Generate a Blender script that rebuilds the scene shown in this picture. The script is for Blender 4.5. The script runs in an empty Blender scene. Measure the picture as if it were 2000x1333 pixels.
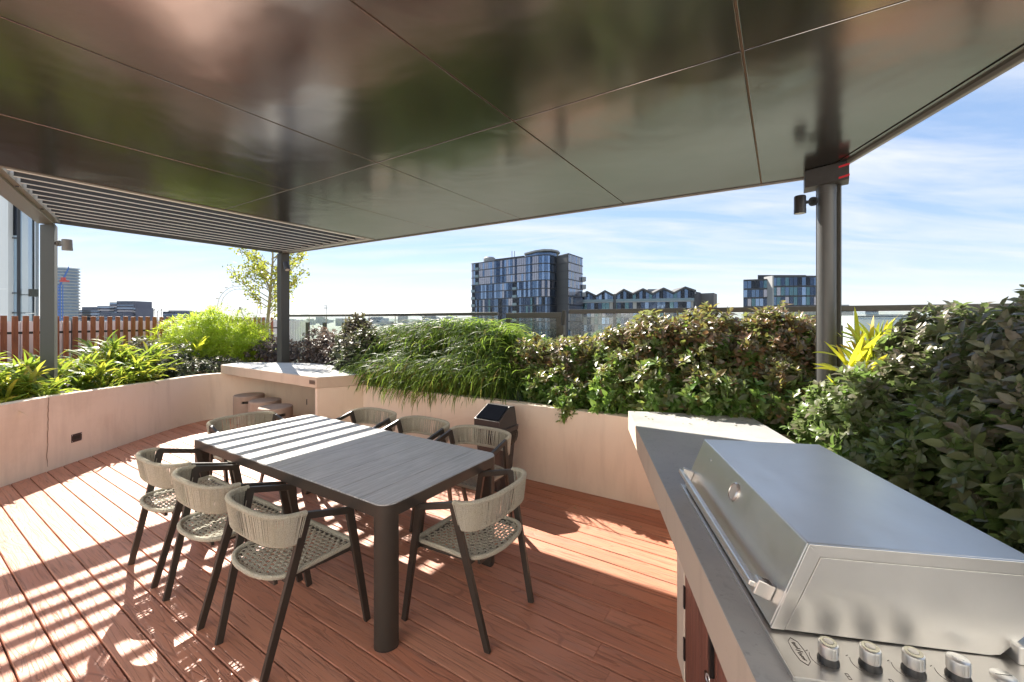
import bpy, bmesh, math, random
import numpy as np
from mathutils import Vector, Matrix
R = math.radians
random.seed(7); RNG = np.random.default_rng(11)
SC = bpy.context.scene; COL = SC.collection
F, HX, HY, H = 815.0, 1000.0, 625.0, 1.69           # focal length in photo pixels, principal point, eye height
U = (-.8406, .5416); V = (.5416, .8406)             # the two axes of the deck boards, table and canopy
GA = math.atan2(-.5416, .8406)                      # local x = -U, local y = V

def P(px, py, z):                                   # photo pixel on a horizontal plane -> world
    y = F*(z-H)/(HY-py); return ((px-HX)/F*y, y, z)
def G(u, v, z=0.0): return (u*U[0]+v*V[0], u*U[1]+v*V[1], z)
def atpx(px, y): return (px-HX)/F*y

# ------------------------------------------------------------------ nodes / materials
class NT:
    def __init__(s, name):
        s.m = bpy.data.materials.new(name); s.m.use_nodes = True; s.t = s.m.node_tree
        s.b = s.t.nodes['Principled BSDF']; s.out = s.t.nodes['Material Output']
    def n(s, ty, ins=None, **props):
        nd = s.t.nodes.new(ty)
        for k, v in props.items(): setattr(nd, k, v)
        for k, v in (ins or {}).items():
            if hasattr(v, 'is_output') or isinstance(v, bpy.types.NodeSocket): s.t.links.new(v, nd.inputs[k])
            else: nd.inputs[k].default_value = v
        return nd
    def set(s, **kw):
        nm = dict(color='Base Color', rough='Roughness', metal='Metallic', normal='Normal', spec='Specular IOR Level', coat='Coat Weight', aniso='Anisotropic', emit='Emission Color', emits='Emission Strength')
        for k, v in kw.items():
            i = s.b.inputs[nm[k]]
            if isinstance(v, bpy.types.NodeSocket): s.t.links.new(v, i)
            else: i.default_value = v if not (isinstance(v, tuple) and len(v) == 3) else (*v, 1)
        return s
    def coord(s, scale=(1,1,1), kind='Object', rot=(0,0,0)):
        tc = s.n('ShaderNodeTexCoord'); mp = s.n('ShaderNodeMapping', {'Vector': tc.outputs[kind]})
        mp.inputs['Scale'].default_value = scale; mp.inputs['Rotation'].default_value = rot
        return mp.outputs[0]
    def noise(s, vec, scale=5, detail=4, rough=.55, dist=0):
        return s.n('ShaderNodeTexNoise', {'Vector': vec, 'Scale': scale, 'Detail': detail, 'Roughness': rough, 'Distortion': dist}).outputs[0]
    def ramp(s, fac, stops, interp='LINEAR'):
        r = s.n('ShaderNodeValToRGB', {'Fac': fac}); cr = r.color_ramp; cr.interpolation = interp
        while len(cr.elements) < len(stops): cr.elements.new(.5)
        for e, (p, c) in zip(cr.elements, stops):
            e.position = p; e.color = (c, c, c, 1) if not isinstance(c, tuple) else (*c, 1)
        return r.outputs[0]
    def mix(s, fac, a, b, mode='MIX'):
        m = s.n('ShaderNodeMix', data_type='RGBA', blend_type=mode)
        for k, v in ((0, fac), (6, a), (7, b)):
            if isinstance(v, bpy.types.NodeSocket): s.t.links.new(v, m.inputs[k])
            else: m.inputs[k].default_value = (*v, 1) if isinstance(v, tuple) and len(v) == 3 else v
        return m.outputs[2]
    def math(s, op, a, b=0.0, c=0.0):
        m = s.n('ShaderNodeMath', operation=op)
        for k, v in ((0, a), (1, b), (2, c)):
            if isinstance(v, bpy.types.NodeSocket): s.t.links.new(v, m.inputs[k])
            else: m.inputs[k].default_value = v
        return m.outputs[0]
    def bump(s, h, strength=.3, dist=.01):
        return s.n('ShaderNodeBump', {'Height': h, 'Strength': strength, 'Distance': dist}).outputs[0]

def simple(name, col, rough=.5, metal=0, var=.12, scale=6, bumps=0, bscale=60, spec=.5):
    t = NT(name); c = t.coord()
    n = t.noise(c, scale, 5)
    t.set(color=t.mix(n, tuple(x*(1-var) for x in col), tuple(min(1, x*(1+var)) for x in col)), metal=metal, spec=spec,
          rough=t.math('MULTIPLY_ADD', n, .15, rough-.07))
    if bumps: t.set(normal=t.bump(t.noise(c, bscale, 4), bumps, .004))
    return t.m

M = {}
M['frame'] = simple('powder_coated_bronze', (.045,.039,.033), .38, 0, .12, 8, .15, 900)
M['post'] = simple('post_paint', (.055,.054,.046), .6, 0, .1, 3, .1, 500)
M['post2'] = simple('column_paint', (.10,.10,.098), .38, .3, .1, 3, .05, 400)
M['black'] = simple('black_plastic', (.02,.02,.021), .35)
M['binbody'] = simple('bin_plastic', (.055,.05,.05), .45, 0, .1, 5, .1, 300)
M['binlid'] = simple('bin_flap', (.006,.007,.010), .8, spec=0)
M['bag'] = simple('bin_bag', (.012,.011,.011), .18, 0, .3, 20, .9, 40)
M['railmetal'] = simple('rail_paint', (.075,.072,.06), .4, .2)
M['spot'] = simple('spotlight_black', (.03,.03,.032), .4)
M['spotgrey'] = simple('spotlight_grey', (.16,.16,.15), .45)
M['lens'] = simple('spotlight_lens', (.6,.58,.5), .2)
M['red'] = simple('red_tape', (.75,.03,.05), .5)
M['white'] = simple('white_cladding', (.72,.73,.74), .45, 0, .05, 2)
M['pillar'] = simple('pale_concrete', (.55,.53,.47), .8, 0, .08, .4)
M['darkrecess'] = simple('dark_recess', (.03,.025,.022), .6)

# composite deck boards, embossed grain, per-board tint
def deckmat(name, base, hi, grey):
    t = NT(name)
    at = t.n('ShaderNodeAttribute', attribute_name='tint'); sep = t.n('ShaderNodeSeparateColor', {0: at.outputs['Color']})
    tc = t.n('ShaderNodeTexCoord'); off = t.n('ShaderNodeCombineXYZ', {0: t.math('MULTIPLY', sep.outputs[0], 37.0), 1: t.math('MULTIPLY', sep.outputs[1], 19.0)})
    add = t.n('ShaderNodeVectorMath', {0: tc.outputs['Object'], 1: off.outputs[0]}, operation='ADD').outputs[0]
    mp = t.n('ShaderNodeMapping', {'Vector': add}); mp.inputs['Scale'].default_value = (1.1, 9, 1)
    warp = t.noise(mp.outputs[0], 1.0, 2, .5)
    mp2 = t.n('ShaderNodeMapping', {'Vector': add}); mp2.inputs['Scale'].default_value = (.55, 8, 1)
    big = t.noise(mp2.outputs[0], .9, 1, .4, .6)
    rings = t.math('SINE', t.math('MULTIPLY', big, 95.0))       # closed cathedral figures
    fine = t.n('ShaderNodeMapping', {'Vector': add}); fine.inputs['Scale'].default_value = (5, 150, 1)
    fn = t.noise(fine.outputs[0], 1.0, 3, .6)
    wv = t.n('ShaderNodeMapping', {'Vector': add}); wv.inputs['Scale'].default_value = (2.0, 60, 1)
    wn = t.noise(wv.outputs[0], 1.0, 4, .6, 1.2)
    lines = t.math('SMOOTH_MAX', t.ramp(rings, [(.90, 0.0), (1.0, .6)]), t.ramp(wn, [(.53, 0.0), (.66, .9)]), .1)
    lg = t.noise(add, .8, 4)
    streak = t.n('ShaderNodeMapping', {'Vector': add}); streak.inputs['Scale'].default_value = (1.2, 16, 1)
    sn = t.noise(streak.outputs[0], 1.3, 5, .65)
    c = t.mix(sep.outputs[0], base, hi)
    c = t.mix(t.math('MULTIPLY', t.ramp(sn, [(.52, 0.0), (.75, 1.0)]), .55), c, grey)
    c = t.mix(t.ramp(lg, [(.35, 0.0), (.7, .45)]), c, tuple(x*.72 for x in base))
    c = t.mix(t.math('MULTIPLY', lines, .55), c, tuple(x*.25 for x in base))
    sp = t.noise(add, 7, 2, .4)
    c = t.mix(t.ramp(sp, [(.74, 0.0), (.78, .5)]), c, tuple(x*.4 for x in base))
    h = t.math('SUBTRACT', t.math('MULTIPLY', fn, .25), lines)
    t.set(color=c, rough=t.math('MULTIPLY_ADD', fn, .25, .36), normal=t.bump(h, .8, .003), spec=.45)
    return t.m
M['deck'] = deckmat('composite_decking', (.50,.205,.125), (.62,.30,.195), (.36,.24,.20))
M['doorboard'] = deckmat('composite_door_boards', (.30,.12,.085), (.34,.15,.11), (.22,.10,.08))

def renders(name, c1, c2):
    t = NT(name); c = t.coord()
    n = t.noise(c, 1.6, 6, .6); s = t.coord((6, 6, .8)); sn = t.noise(s, 1.2, 5, .6)
    col = t.mix(n, c1, c2)
    col = t.mix(t.ramp(sn, [(.5, 0.0), (.78, .4)]), col, tuple(x*.66 for x in c1))
    bl = t.noise(c, .7, 7, .7, .8); col = t.mix(t.ramp(bl, [(.52, 0.0), (.62, .22), (.8, .3)]), col, tuple(a*b for a, b in zip(c1, (.74,.70,.66))))
    fine = t.noise(c, 160, 3)
    col = t.mix(t.ramp(fine, [(.64, 0.0), (.72, .18)]), col, tuple(x*.5 for x in c1))
    t.set(color=col, rough=.85, normal=t.bump(t.math('ADD', fine, t.math('MULTIPLY', n, 2.0)), .25, .003), spec=.25)
    return t.m
M['render'] = renders('painted_render', (.79,.67,.54), (.85,.76,.64))
M['slabside'] = renders('cast_concrete', (.58,.48,.38), (.68,.58,.47))
def concrete():
    t = NT('polished_concrete'); c = t.coord()
    n = t.noise(c, 1.3, 7, .65, .4); f = t.noise(c, 55, 4, .6); s = t.noise(c, 14, 5, .7, 1.5)
    col = t.mix(t.ramp(n, [(.3, 0.0), (.75, 1.0)]), (.33,.33,.33), (.50,.49,.47))
    col = t.mix(t.ramp(s, [(.55, 0.0), (.7, .4)]), col, (.24,.235,.23))
    col = t.mix(t.ramp(f, [(.62, 0.0), (.7, .35)]), col, (.15,.15,.145))
    t.set(color=col, rough=t.math('MULTIPLY_ADD', n, .3, .3), normal=t.bump(f, .12, .002)); return t.m
M['concrete'] = concrete()
M['bartop'] = renders('pale_bar_top', (.50,.50,.49), (.62,.62,.60))
M['stool'] = renders('stool_concrete', (.34,.27,.225), (.42,.34,.28))

def ceilmat():
    t = NT('satin_metal_soffit'); c = t.coord()
    n = t.noise(c, .9, 4, .5, .3); f = t.coord((3, 60, 3)); fn = t.noise(f, 2, 4, .6)
    d = t.noise(c, 26, 6, .75, 1.0)
    col = t.mix(n, (.30,.298,.292), (.42,.418,.41))
    col = t.mix(t.ramp(d, [(.62, 0.0), (.74, .35)]), col, (.5,.47,.42))
    w = t.noise(t.coord((1.0, 1.0, 1.0)), 1.7, 2, .5, .4)
    t.b.inputs['Specular Tint'].default_value = (.38,.375,.36,1)
    t.set(color=col, metal=.95, rough=t.math('MULTIPLY_ADD', d, .08, t.math('MULTIPLY_ADD', fn, .05, .12)),
          normal=t.bump(t.math('ADD', w, t.math('MULTIPLY', fn, .004)), .14, .05))
    return t.m
M['soffit'] = ceilmat()
M['seam'] = simple('panel_sealant', (.33,.25,.17), .7)
M['blade_shade'] = simple('louvre_blade_shade_dark', (.045,.045,.045), .5, .2, .06, 2)  # near-black faces: shade between the blades put into the colour
M['flange_lit'] = simple('blade_flange_lit_pale', (.72,.69,.63), .35, .5, .06, 2)  # pale bottoms: light bounced up from the deck put into the colour
M['beam'] = simple('beam_paint', (.30,.29,.265), .4, .55, .08, 2)
def steel(name='brushed_stainless', v=(.80,.79,.76), rough=.32):
    t = NT(name); c = t.coord(); b = t.coord((300, 3, 300)); bn = t.noise(b, 1, 3, .6); n = t.noise(c, 5, 5, .6, .8)
    sm = t.noise(t.coord((14, 5, 8)), 1, 4, .6)
    col = t.mix(n, tuple(x*.86 for x in v), v)
    col = t.mix(t.ramp(sm, [(.6, 0.0), (.8, .16)]), col, tuple(x*.7 for x in v))
    t.set(color=col, metal=.9, rough=t.math('MULTIPLY_ADD', sm, .18, t.math('MULTIPLY_ADD', n, .10, rough-.10))); return t.m
M['steel'] = steel()
M['steeldark'] = steel('worn_control_panel', (.60,.58,.55), .3)
M['knob'] = steel('knob_metal', (.85,.85,.83), .3)
M['knobcap'] = simple('knob_cap_aged', (.62,.60,.47), .25, .4)
M['marking'] = simple('engraved_marking', (.13,.11,.10), .6)

def rope():
    t = NT('woven_rope'); c = t.coord(); n = t.noise(c, 420, 3, .7); g = t.noise(c, 30, 4, .7)
    s = t.noise(t.coord((120, 120, 900)), 1, 2)
    col = t.ramp(n, [(.3, (.17,.16,.12)), (.5, (.46,.44,.365)), (.7, (.68,.66,.58))])
    col = t.mix(t.ramp(g, [(.4, 0.0), (.75, .5)]), col, (.44,.41,.30))
    t.set(color=col, rough=.8, normal=t.bump(t.math('ADD', n, s), .5, .0015), spec=.2); return t.m
M['rope'] = rope()
def tabletop():
    t = NT('grey_woodgrain_slats'); at = t.n('ShaderNodeAttribute', attribute_name='tint'); sep = t.n('ShaderNodeSeparateColor', {0: at.outputs['Color']})
    tc = t.n('ShaderNodeTexCoord'); off = t.n('ShaderNodeCombineXYZ', {0: t.math('MULTIPLY', sep.outputs[0], 21.0), 1: t.math('MULTIPLY', sep.outputs[0], 9.0)})
    add = t.n('ShaderNodeVectorMath', {0: tc.outputs['Object'], 1: off.outputs[0]}, operation='ADD').outputs[0]
    mp = t.n('ShaderNodeMapping', {'Vector': add}); mp.inputs['Scale'].default_value = (60, 2.5, 1)
    n = t.noise(mp.outputs[0], 1.5, 5, .65, .6); n2 = t.noise(add, 5, 4)
    cr = t.n('ShaderNodeMapping', {'Vector': add}); cr.inputs['Scale'].default_value = (3, 90, 1)
    n3 = t.noise(cr.outputs[0], 1.2, 3, .6)
    col = t.ramp(n, [(.3, (.33,.33,.325)), (.5, (.52,.52,.515)), (.72, (.68,.68,.68))])
    col = t.mix(t.ramp(n3, [(.55, 0.0), (.7, .3)]), col, (.42,.42,.42))
    col = t.mix(t.math('MULTIPLY', n2, .3), col, (.26,.255,.25))
    t.set(color=col, rough=t.math('MULTIPLY_ADD', n, .2, .30), normal=t.bump(n, .25, .0015)); return t.m
M['tabletop'] = tabletop()
def timber():
    t = NT('oiled_timber'); at = t.n('ShaderNodeObjectInfo')
    c = t.coord((14, 14, 1.4)); tc = t.n('ShaderNodeVectorMath', {0: c, 1: at.outputs['Random']}, operation='ADD').outputs[0]
    n = t.noise(tc, 2.0, 5, .6, 1.0)
    col = t.ramp(n, [(.3, (.18,.05,.02)), (.55, (.36,.115,.045)), (.8, (.5,.2,.09))])
    col = t.mix(t.math('MULTIPLY', at.outputs['Random'], .5), col, (.14,.04,.02))
    t.set(color=col, rough=.45); return t.m
M['timber'] = timber()
def soil():
    t = NT('mulch_soil'); c = t.coord(); n = t.noise(c, 24, 5, .7); v = t.n('ShaderNodeTexVoronoi', {'Vector': c, 'Scale': 55.0}).outputs[0]
    t.set(color=t.ramp(n, [(.3, (.02,.014,.01)), (.6, (.05,.035,.025)), (.8, (.09,.07,.05))]), rough=.95, normal=t.bump(t.math('ADD', n, v), 1.0, .03)); return t.m
M['soil'] = soil()
def glass():
    t = NT('balustrade_glass'); tr = t.n('ShaderNodeBsdfTransparent', {'Color': (.90,.94,.92,1)})
    gl = t.n('ShaderNodeBsdfGlossy', {'Roughness': .02, 'Color': (1,1,1,1)}); fr0 = t.n('ShaderNodeFresnel', {'IOR': 1.45}); ge = t.n('ShaderNodeNewGeometry'); fr = t.n('ShaderNodeMath', {0: fr0.outputs[0], 1: t.math('SUBTRACT', 1.0, ge.outputs['Backfacing'])}, operation='MULTIPLY')
    df = t.n('ShaderNodeBsdfDiffuse', {'Color': (.75,.8,.8,1)})
    m0 = t.n('ShaderNodeMixShader', {0: .07, 1: tr.outputs[0], 2: df.outputs[0]})
    m = t.n('ShaderNodeMixShader', {0: fr.outputs[0], 1: m0.outputs[0], 2: gl.outputs[0]})
    t.t.links.new(m.outputs[0], t.out.inputs[0]); return t.m
M['glass'] = glass()

def leafmat(name, cols, new=None, trans=.4, rough=.42, tcol=None, spec=.5):
    t = NT(name); at = t.n('ShaderNodeAttribute', attribute_name='tint'); sep = t.n('ShaderNodeSeparateColor', {0: at.outputs['Color']})
    k = len(cols); c = t.ramp(sep.outputs[0], [(i/(k-1), cc) for i, cc in enumerate(cols)])
    if new: c = t.mix(sep.outputs[1], c, t.ramp(sep.outputs[0], [(i/(len(new)-1), cc) for i, cc in enumerate(new)]))
    vn = t.noise(t.coord(), 90, 3); c = t.mix(t.math('MULTIPLY', vn, .35), c, t.mix(.5, c, (.01,.012,.008)))
    t.set(color=c, rough=rough, spec=spec)
    tc = t.mix(.5, c, tcol, 'MIX') if tcol else c
    tb = t.n('ShaderNodeBsdfTranslucent', {'Color': t.mix(1.0, tc, (1.9, 1.9, 1.9), 'MULTIPLY')})
    m = t.n('ShaderNodeMixShader', {0: trans, 1: t.b.outputs[0], 2: tb.outputs[0]})
    t.t.links.new(m.outputs[0], t.out.inputs[0]); return t.m
M['leaf_strap'] = leafmat('strap_leaf', [(.05,.12,.018), (.09,.18,.025), (.24,.30,.04), (.07,.15,.025)], new=[(.42,.34,.04),(.40,.28,.05)], trans=.38, rough=.38, tcol=(.32,.38,.04))
M['leaf_dark'] = leafmat('dark_leaf', [(.045,.065,.035), (.07,.10,.05), (.11,.12,.09), (.05,.06,.045)], new=[(.13,.09,.075),(.17,.12,.09)], trans=.25, rough=.5, tcol=(.10,.13,.03))
M['leaf_grey'] = leafmat('purple_grey_leaf', [(.06,.05,.05), (.11,.09,.09), (.16,.13,.12), (.07,.07,.055)], new=[(.18,.11,.08),(.22,.16,.10)], trans=.2, rough=.4)
M['leaf_fine'] = leafmat('fine_feathery_leaf', [(.18,.28,.02), (.28,.38,.03), (.40,.46,.05), (.12,.20,.02)], trans=.45, rough=.5, tcol=(.5,.6,.04))
M['leaf_grass'] = leafmat('long_grass_blade', [(.035,.08,.022), (.07,.14,.03), (.15,.22,.045), (.03,.06,.028)], new=[(.30,.24,.12),(.34,.18,.09)], trans=.38, rough=.5, tcol=(.25,.36,.04), spec=.25)
M['leaf_red'] = leafmat('red_tipped_leaf', [(.06,.14,.025), (.10,.21,.04), (.16,.28,.06), (.06,.12,.03)], new=[(.11,.075,.06),(.15,.105,.085),(.30,.13,.06),(.19,.16,.13),(.12,.09,.075),(.26,.24,.18)], trans=.28, rough=.38, tcol=(.26,.36,.05), spec=.6)
M['leaf_big'] = leafmat('broad_serrated_leaf', [(.09,.11,.045), (.14,.18,.06), (.16,.25,.07), (.14,.12,.08)], new=[(.13,.10,.08),(.21,.17,.135)], trans=.28, rough=.36, tcol=(.16,.3,.04), spec=.6)
M['leaf_yellow'] = leafmat('yellow_strap_leaf', [(.30,.36,.03), (.45,.45,.04), (.2,.3,.03)], new=[(.55,.30,.04),(.5,.4,.05)], trans=.5, rough=.35, tcol=(.6,.6,.04))
M['leaf_tree'] = leafmat('young_tree_leaf', [(.10,.15,.02), (.18,.22,.03), (.26,.27,.05), (.08,.11,.02)], new=[(.22,.15,.04),(.3,.2,.05)], trans=.4, rough=.4, tcol=(.35,.38,.04))
M['leaf_far'] = leafmat('street_tree_leaf', [(.06,.12,.02), (.12,.20,.03), (.2,.28,.05)], trans=.35, rough=.6, tcol=(.3,.42,.06))
M['bark'] = simple('stem_bark', (.30,.18,.10), .8, 0, .4, 40, .5, 80)
M['barkpale'] = simple('pale_bark', (.30,.27,.17), .8, 0, .3, 30, .5, 80)

# ------------------------------------------------------------------ mesh helpers
class MB:
    def __init__(s): s.v = []; s.f = []; s.t = []
    def add(s, vs, fs, tint=(0,0)):
        o = len(s.v); s.v += [tuple(p) for p in vs]; s.f += [tuple(i+o for i in f) for f in fs]; s.t += [tint]*len(vs); return s
    def box(s, x0, x1, y0, y1, z0, z1, tint=(0,0)):
        return s.add([(x0,y0,z0),(x1,y0,z0),(x1,y1,z0),(x0,y1,z0),(x0,y0,z1),(x1,y0,z1),(x1,y1,z1),(x0,y1,z1)],
                     [(0,3,2,1),(4,5,6,7),(0,1,5,4),(1,2,6,5),(2,3,7,6),(3,0,4,7)], tint)
    def prism(s, pts, z0, z1, tint=(0,0)):              # polygon in plan, extruded; z may be lists
        n = len(pts); a = sum(pts[i][0]*pts[(i+1)%n][1]-pts[(i+1)%n][0]*pts[i][1] for i in range(n))
        if a < 0: pts = pts[::-1]; z0 = z0[::-1] if isinstance(z0, list) else z0; z1 = z1[::-1] if isinstance(z1, list) else z1
        Z0 = z0 if isinstance(z0, list) else [z0]*n; Z1 = z1 if isinstance(z1, list) else [z1]*n
        vs = [(p[0],p[1],Z0[i]) for i, p in enumerate(pts)] + [(p[0],p[1],Z1[i]) for i, p in enumerate(pts)]
        fs = [tuple(range(n-1,-1,-1)), tuple(range(n,2*n))] + [(i,(i+1)%n,(i+1)%n+n,i+n) for i in range(n)]
        return s.add(vs, fs, tint)
    def bar(s, p0, p1, w, d, ref=(0,0,1), w1=None, d1=None):    # rectangular beam; d is measured along ref
        p0 = Vector(p0); p1 = Vector(p1); ax = (p1-p0).normalized(); rf = Vector(ref)
        sd = ax.cross(rf); sd = sd.normalized() if sd.length > 1e-5 else Vector((1,0,0)); up = sd.cross(ax).normalized()
        w1 = w1 or w; d1 = d1 or d; vs = []
        for p, a, b in ((p0,w,d),(p1,w1,d1)):
            for x, y in ((-1,-1),(1,-1),(1,1),(-1,1)): vs.append(p+sd*x*a/2+up*y*b/2)
        return s.add(vs, [(3,2,1,0),(4,5,6,7),(0,1,5,4),(1,2,6,5),(2,3,7,6),(3,0,4,7)])
    def tube(s, pts, r, n=8, cap=True, tint=(0,0)):
        pts = [Vector(p) for p in pts]; rr = r if isinstance(r, (list, tuple)) else [r]*len(pts); vs = []; fs = []
        prev = None
        for i, p in enumerate(pts):
            ax = (pts[min(i+1,len(pts)-1)]-pts[max(i-1,0)]).normalized()
            if prev is None: sd = ax.orthogonal().normalized()
            else: sd = (prev - ax*prev.dot(ax)).normalized()
            prev = sd; up = ax.cross(sd)
            for k in range(n):
                a = 2*math.pi*k/n; vs.append(p+(sd*math.cos(a)+up*math.sin(a))*rr[i])
        for i in range(len(pts)-1):
            for k in range(n): fs.append((i*n+k, i*n+(k+1)%n, (i+1)*n+(k+1)%n, (i+1)*n+k))
        if cap: fs += [tuple(range(n-1,-1,-1)), tuple(range((len(pts)-1)*n, len(pts)*n))]
        return s.add(vs, fs, tint)
    def lathe(s, prof, c=(0,0,0), n=32):                # profile [(r, z)]
        vs = []; fs = []
        for r, z in prof:
            for k in range(n): a = 2*math.pi*k/n; vs.append((c[0]+r*math.cos(a), c[1]+r*math.sin(a), c[2]+z))
        for i in range(len(prof)-1):
            for k in range(n): fs.append((i*n+k, i*n+(k+1)%n, (i+1)*n+(k+1)%n, (i+1)*n+k))
        fs += [tuple(range(n-1,-1,-1)), tuple(range((len(prof)-1)*n, len(prof)*n))]
        return s.add(vs, fs)
    def xform(s, mtx):
        s.v = [tuple(mtx @ Vector(p)) for p in s.v]; return s

def mk(name, mb, mat, parent=None, smooth=False, bevel=0, off=None, seg=2):
    me = bpy.data.meshes.new(name)
    vs = mb.v if off is None else [(p[0]-off[0], p[1]-off[1], p[2]-off[2]) for p in mb.v]
    me.from_pydata(vs, [], mb.f); me.update()
    if any(t != (0,0) for t in mb.t):
        a = me.attributes.new('tint', 'FLOAT_COLOR', 'POINT'); d = np.zeros((len(vs), 4), 'f'); d[:, :2] = mb.t; d[:, 3] = 1; a.data.foreach_set('color', d.ravel())
    me.materials.append(mat)
    o = bpy.data.objects.new(name, me); COL.objects.link(o)
    if parent: o.parent = parent
    if smooth:
        me.polygons.foreach_set('use_smooth', [True]*len(me.polygons))
        e = o.modifiers.new('es', 'EDGE_SPLIT'); e.split_angle = R(35)
    if bevel:
        b = o.modifiers.new('bv', 'BEVEL'); b.width = bevel; b.segments = seg; b.limit_method = 'ANGLE'; b.angle_limit = R(40)
    return o
def npmesh(name, verts, loops, sizes, tint, mat, parent=None, smooth=True):
    me = bpy.data.meshes.new(name); nv = len(verts)
    me.vertices.add(nv); me.vertices.foreach_set('co', np.asarray(verts, 'f').ravel())
    me.loops.add(len(loops)); me.loops.foreach_set('vertex_index', np.asarray(loops, 'i'))
    me.polygons.add(len(sizes)); st = np.concatenate([[0], np.cumsum(sizes)[:-1]]); me.polygons.foreach_set('loop_start', st.astype('i')); me.polygons.foreach_set('loop_total', np.asarray(sizes, 'i'))
    me.polygons.foreach_set('use_smooth', np.full(len(sizes), smooth))
    me.update(calc_edges=True)
    a = me.attributes.new('tint', 'FLOAT_COLOR', 'POINT'); d = np.zeros((nv, 4), 'f'); d[:, :tint.shape[1]] = tint; d[:, 3] = 1; a.data.foreach_set('color', d.ravel())
    me.materials.append(mat); o = bpy.data.objects.new(name, me); COL.objects.link(o)
    if parent: o.parent = parent
    return o
def thing(name, label, cat, loc=(0,0,0), rz=0, group=None):
    o = bpy.data.objects.new(name, None); COL.objects.link(o); o.location = loc; o.rotation_euler = (0,0,rz)
    o.empty_display_size = .1; o['label'] = label; o['category'] = cat
    if group: o['group'] = group
    return o
def tag(o, label, cat, group=None, kind=None):
    o['label'] = label; o['category'] = cat
    if group: o['group'] = group
    if kind: o['kind'] = kind
    return o
def struct(name, mb, mat, **k):
    o = mk(name, mb, mat, **k); o['kind'] = 'structure'; return o
def dup(root, loc, rz, label, group=None):
    r = root.copy(); COL.objects.link(r); r.location = loc; r.rotation_euler = (0,0,rz); r['label'] = label
    if group: r['group'] = group
    for ch in list(root.children):
        c = ch.copy(); COL.objects.link(c); c.parent = r
        for g in ch.children: d = g.copy(); COL.objects.link(d); d.parent = c
    return r

# ------------------------------------------------------------------ foliage
def unit(a): return a/np.maximum(np.linalg.norm(a, axis=1, keepdims=True), 1e-9)
def leaves(pos, d, up, ln, wd, droop=.25, full=True):
    n = len(pos); d = unit(d); s = unit(np.cross(d, up)); nn = np.cross(s, d)
    ln = ln[:, None]; wd = wd[:, None]
    def pt(t, side, w): return pos + d*ln*t + s*side*w*wd + nn*(abs(side)*w*wd*.35 - droop*ln*t*t)
    if full:
        V8 = np.stack([pt(0,0,0), pt(.3,-1,.46), pt(.3,0,0), pt(.3,1,.46), pt(.66,-1,.42), pt(.66,0,0), pt(.66,1,.42), pt(1,0,0)], 1)
        pat = [0,2,1, 0,3,2, 1,2,5,4, 2,3,6,5, 4,5,7, 5,6,7]; sz = [3,3,4,4,3,3]; k = 8
    else:
        V8 = np.stack([pt(0,0,0), pt(.45,-1,.5), pt(1,0,0), pt(.45,1,.5)], 1); pat = [0,3,2,1]; sz = [4]; k = 4
    lo = (np.array(pat)[None] + (np.arange(n)*k)[:, None]).ravel()
    return V8.reshape(-1, 3), lo, np.tile(sz, n), k
def straps(pos, az, e0, e1, ln, wd, K=6, twist=.0, powr=1.0):
    n = len(pos); t = np.linspace(0, 1, K+1); P_ = pos.copy(); out = []
    hd = np.stack([np.cos(az), np.sin(az), 0*az], 1); sd = np.stack([-np.sin(az), np.cos(az), 0*az], 1)
    for i in range(K+1):
        el = e0 + (e1-e0)*t[i]**powr
        w = wd*np.minimum(1, .35+t[i]*3)*np.sqrt(max(0, 1-t[i]**2.2))*.5 + .0003
        dz = hd*np.cos(el)[:, None]; dz[:, 2] = np.sin(el)
        fold = np.cross(sd, dz)
        a = twist*t[i]
        s2 = sd*math.cos(a) + fold*math.sin(a)
        out.append(P_ - s2*w[:, None]); out.append(P_ + s2*w[:, None])
        P_ = P_ + dz*(ln/K)[:, None]
    Vv = np.stack(out, 1); k = 2*(K+1)
    pat = np.array([[2*i, 2*i+1, 2*i+3, 2*i+2] for i in range(K)]).ravel()
    lo = (pat[None] + (np.arange(n)*k)[:, None]).ravel()
    return Vv.reshape(-1, 3), lo, np.full(n*K, 4), k
def join(parts):
    vs = []; lo = []; sz = []; tt = []; o = 0
    for v, l, s, t in parts: vs.append(v); lo.append(l+o); sz.append(s); tt.append(t); o += len(v)
    return np.concatenate(vs), np.concatenate(lo), np.concatenate(sz), np.concatenate(tt)
def blob_points(blobs, n, rmin, rmax, lump=.12, zmin=-9):
    """random points in the shell of a union of ellipsoids, with outward normals"""
    pts = []; nrm = []; w = np.array([b[3]*b[4]+b[3]*b[5]+b[4]*b[5] for b in blobs]); w = w/w.sum()
    B = np.array(blobs); tries = 0
    ph = RNG.uniform(0, 6.28, (4, 3)); fr = RNG.normal(0, 1, (4, 3))
    while len(pts) < n and tries < 60:
        tries += 1; m = n
        idx = RNG.choice(len(blobs), m, p=w); dd = unit(RNG.normal(0, 1, (m, 3))); b = B[idx]
        lum = 1 + lump*sum(np.sin((dd*(3+3*k)) @ fr[k] + ph[k][0] + idx) for k in range(4))/1.6
        r = RNG.uniform(rmin, rmax, m)*lum
        p = b[:, :3] + dd*b[:, 3:6]*r[:, None]
        ok = p[:, 2] > zmin
        for j, bb in enumerate(B):
            q = np.linalg.norm((p-bb[:3])/bb[3:6], axis=1); ok &= (q > rmin*.92) | (idx == j)
        nr = unit(dd/b[:, 3:6])
        for a, c in zip(p[ok], nr[ok]):
            pts.append(a); nrm.append(c)
            if len(pts) >= n: break
    return np.array(pts), np.array(nrm)
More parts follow.
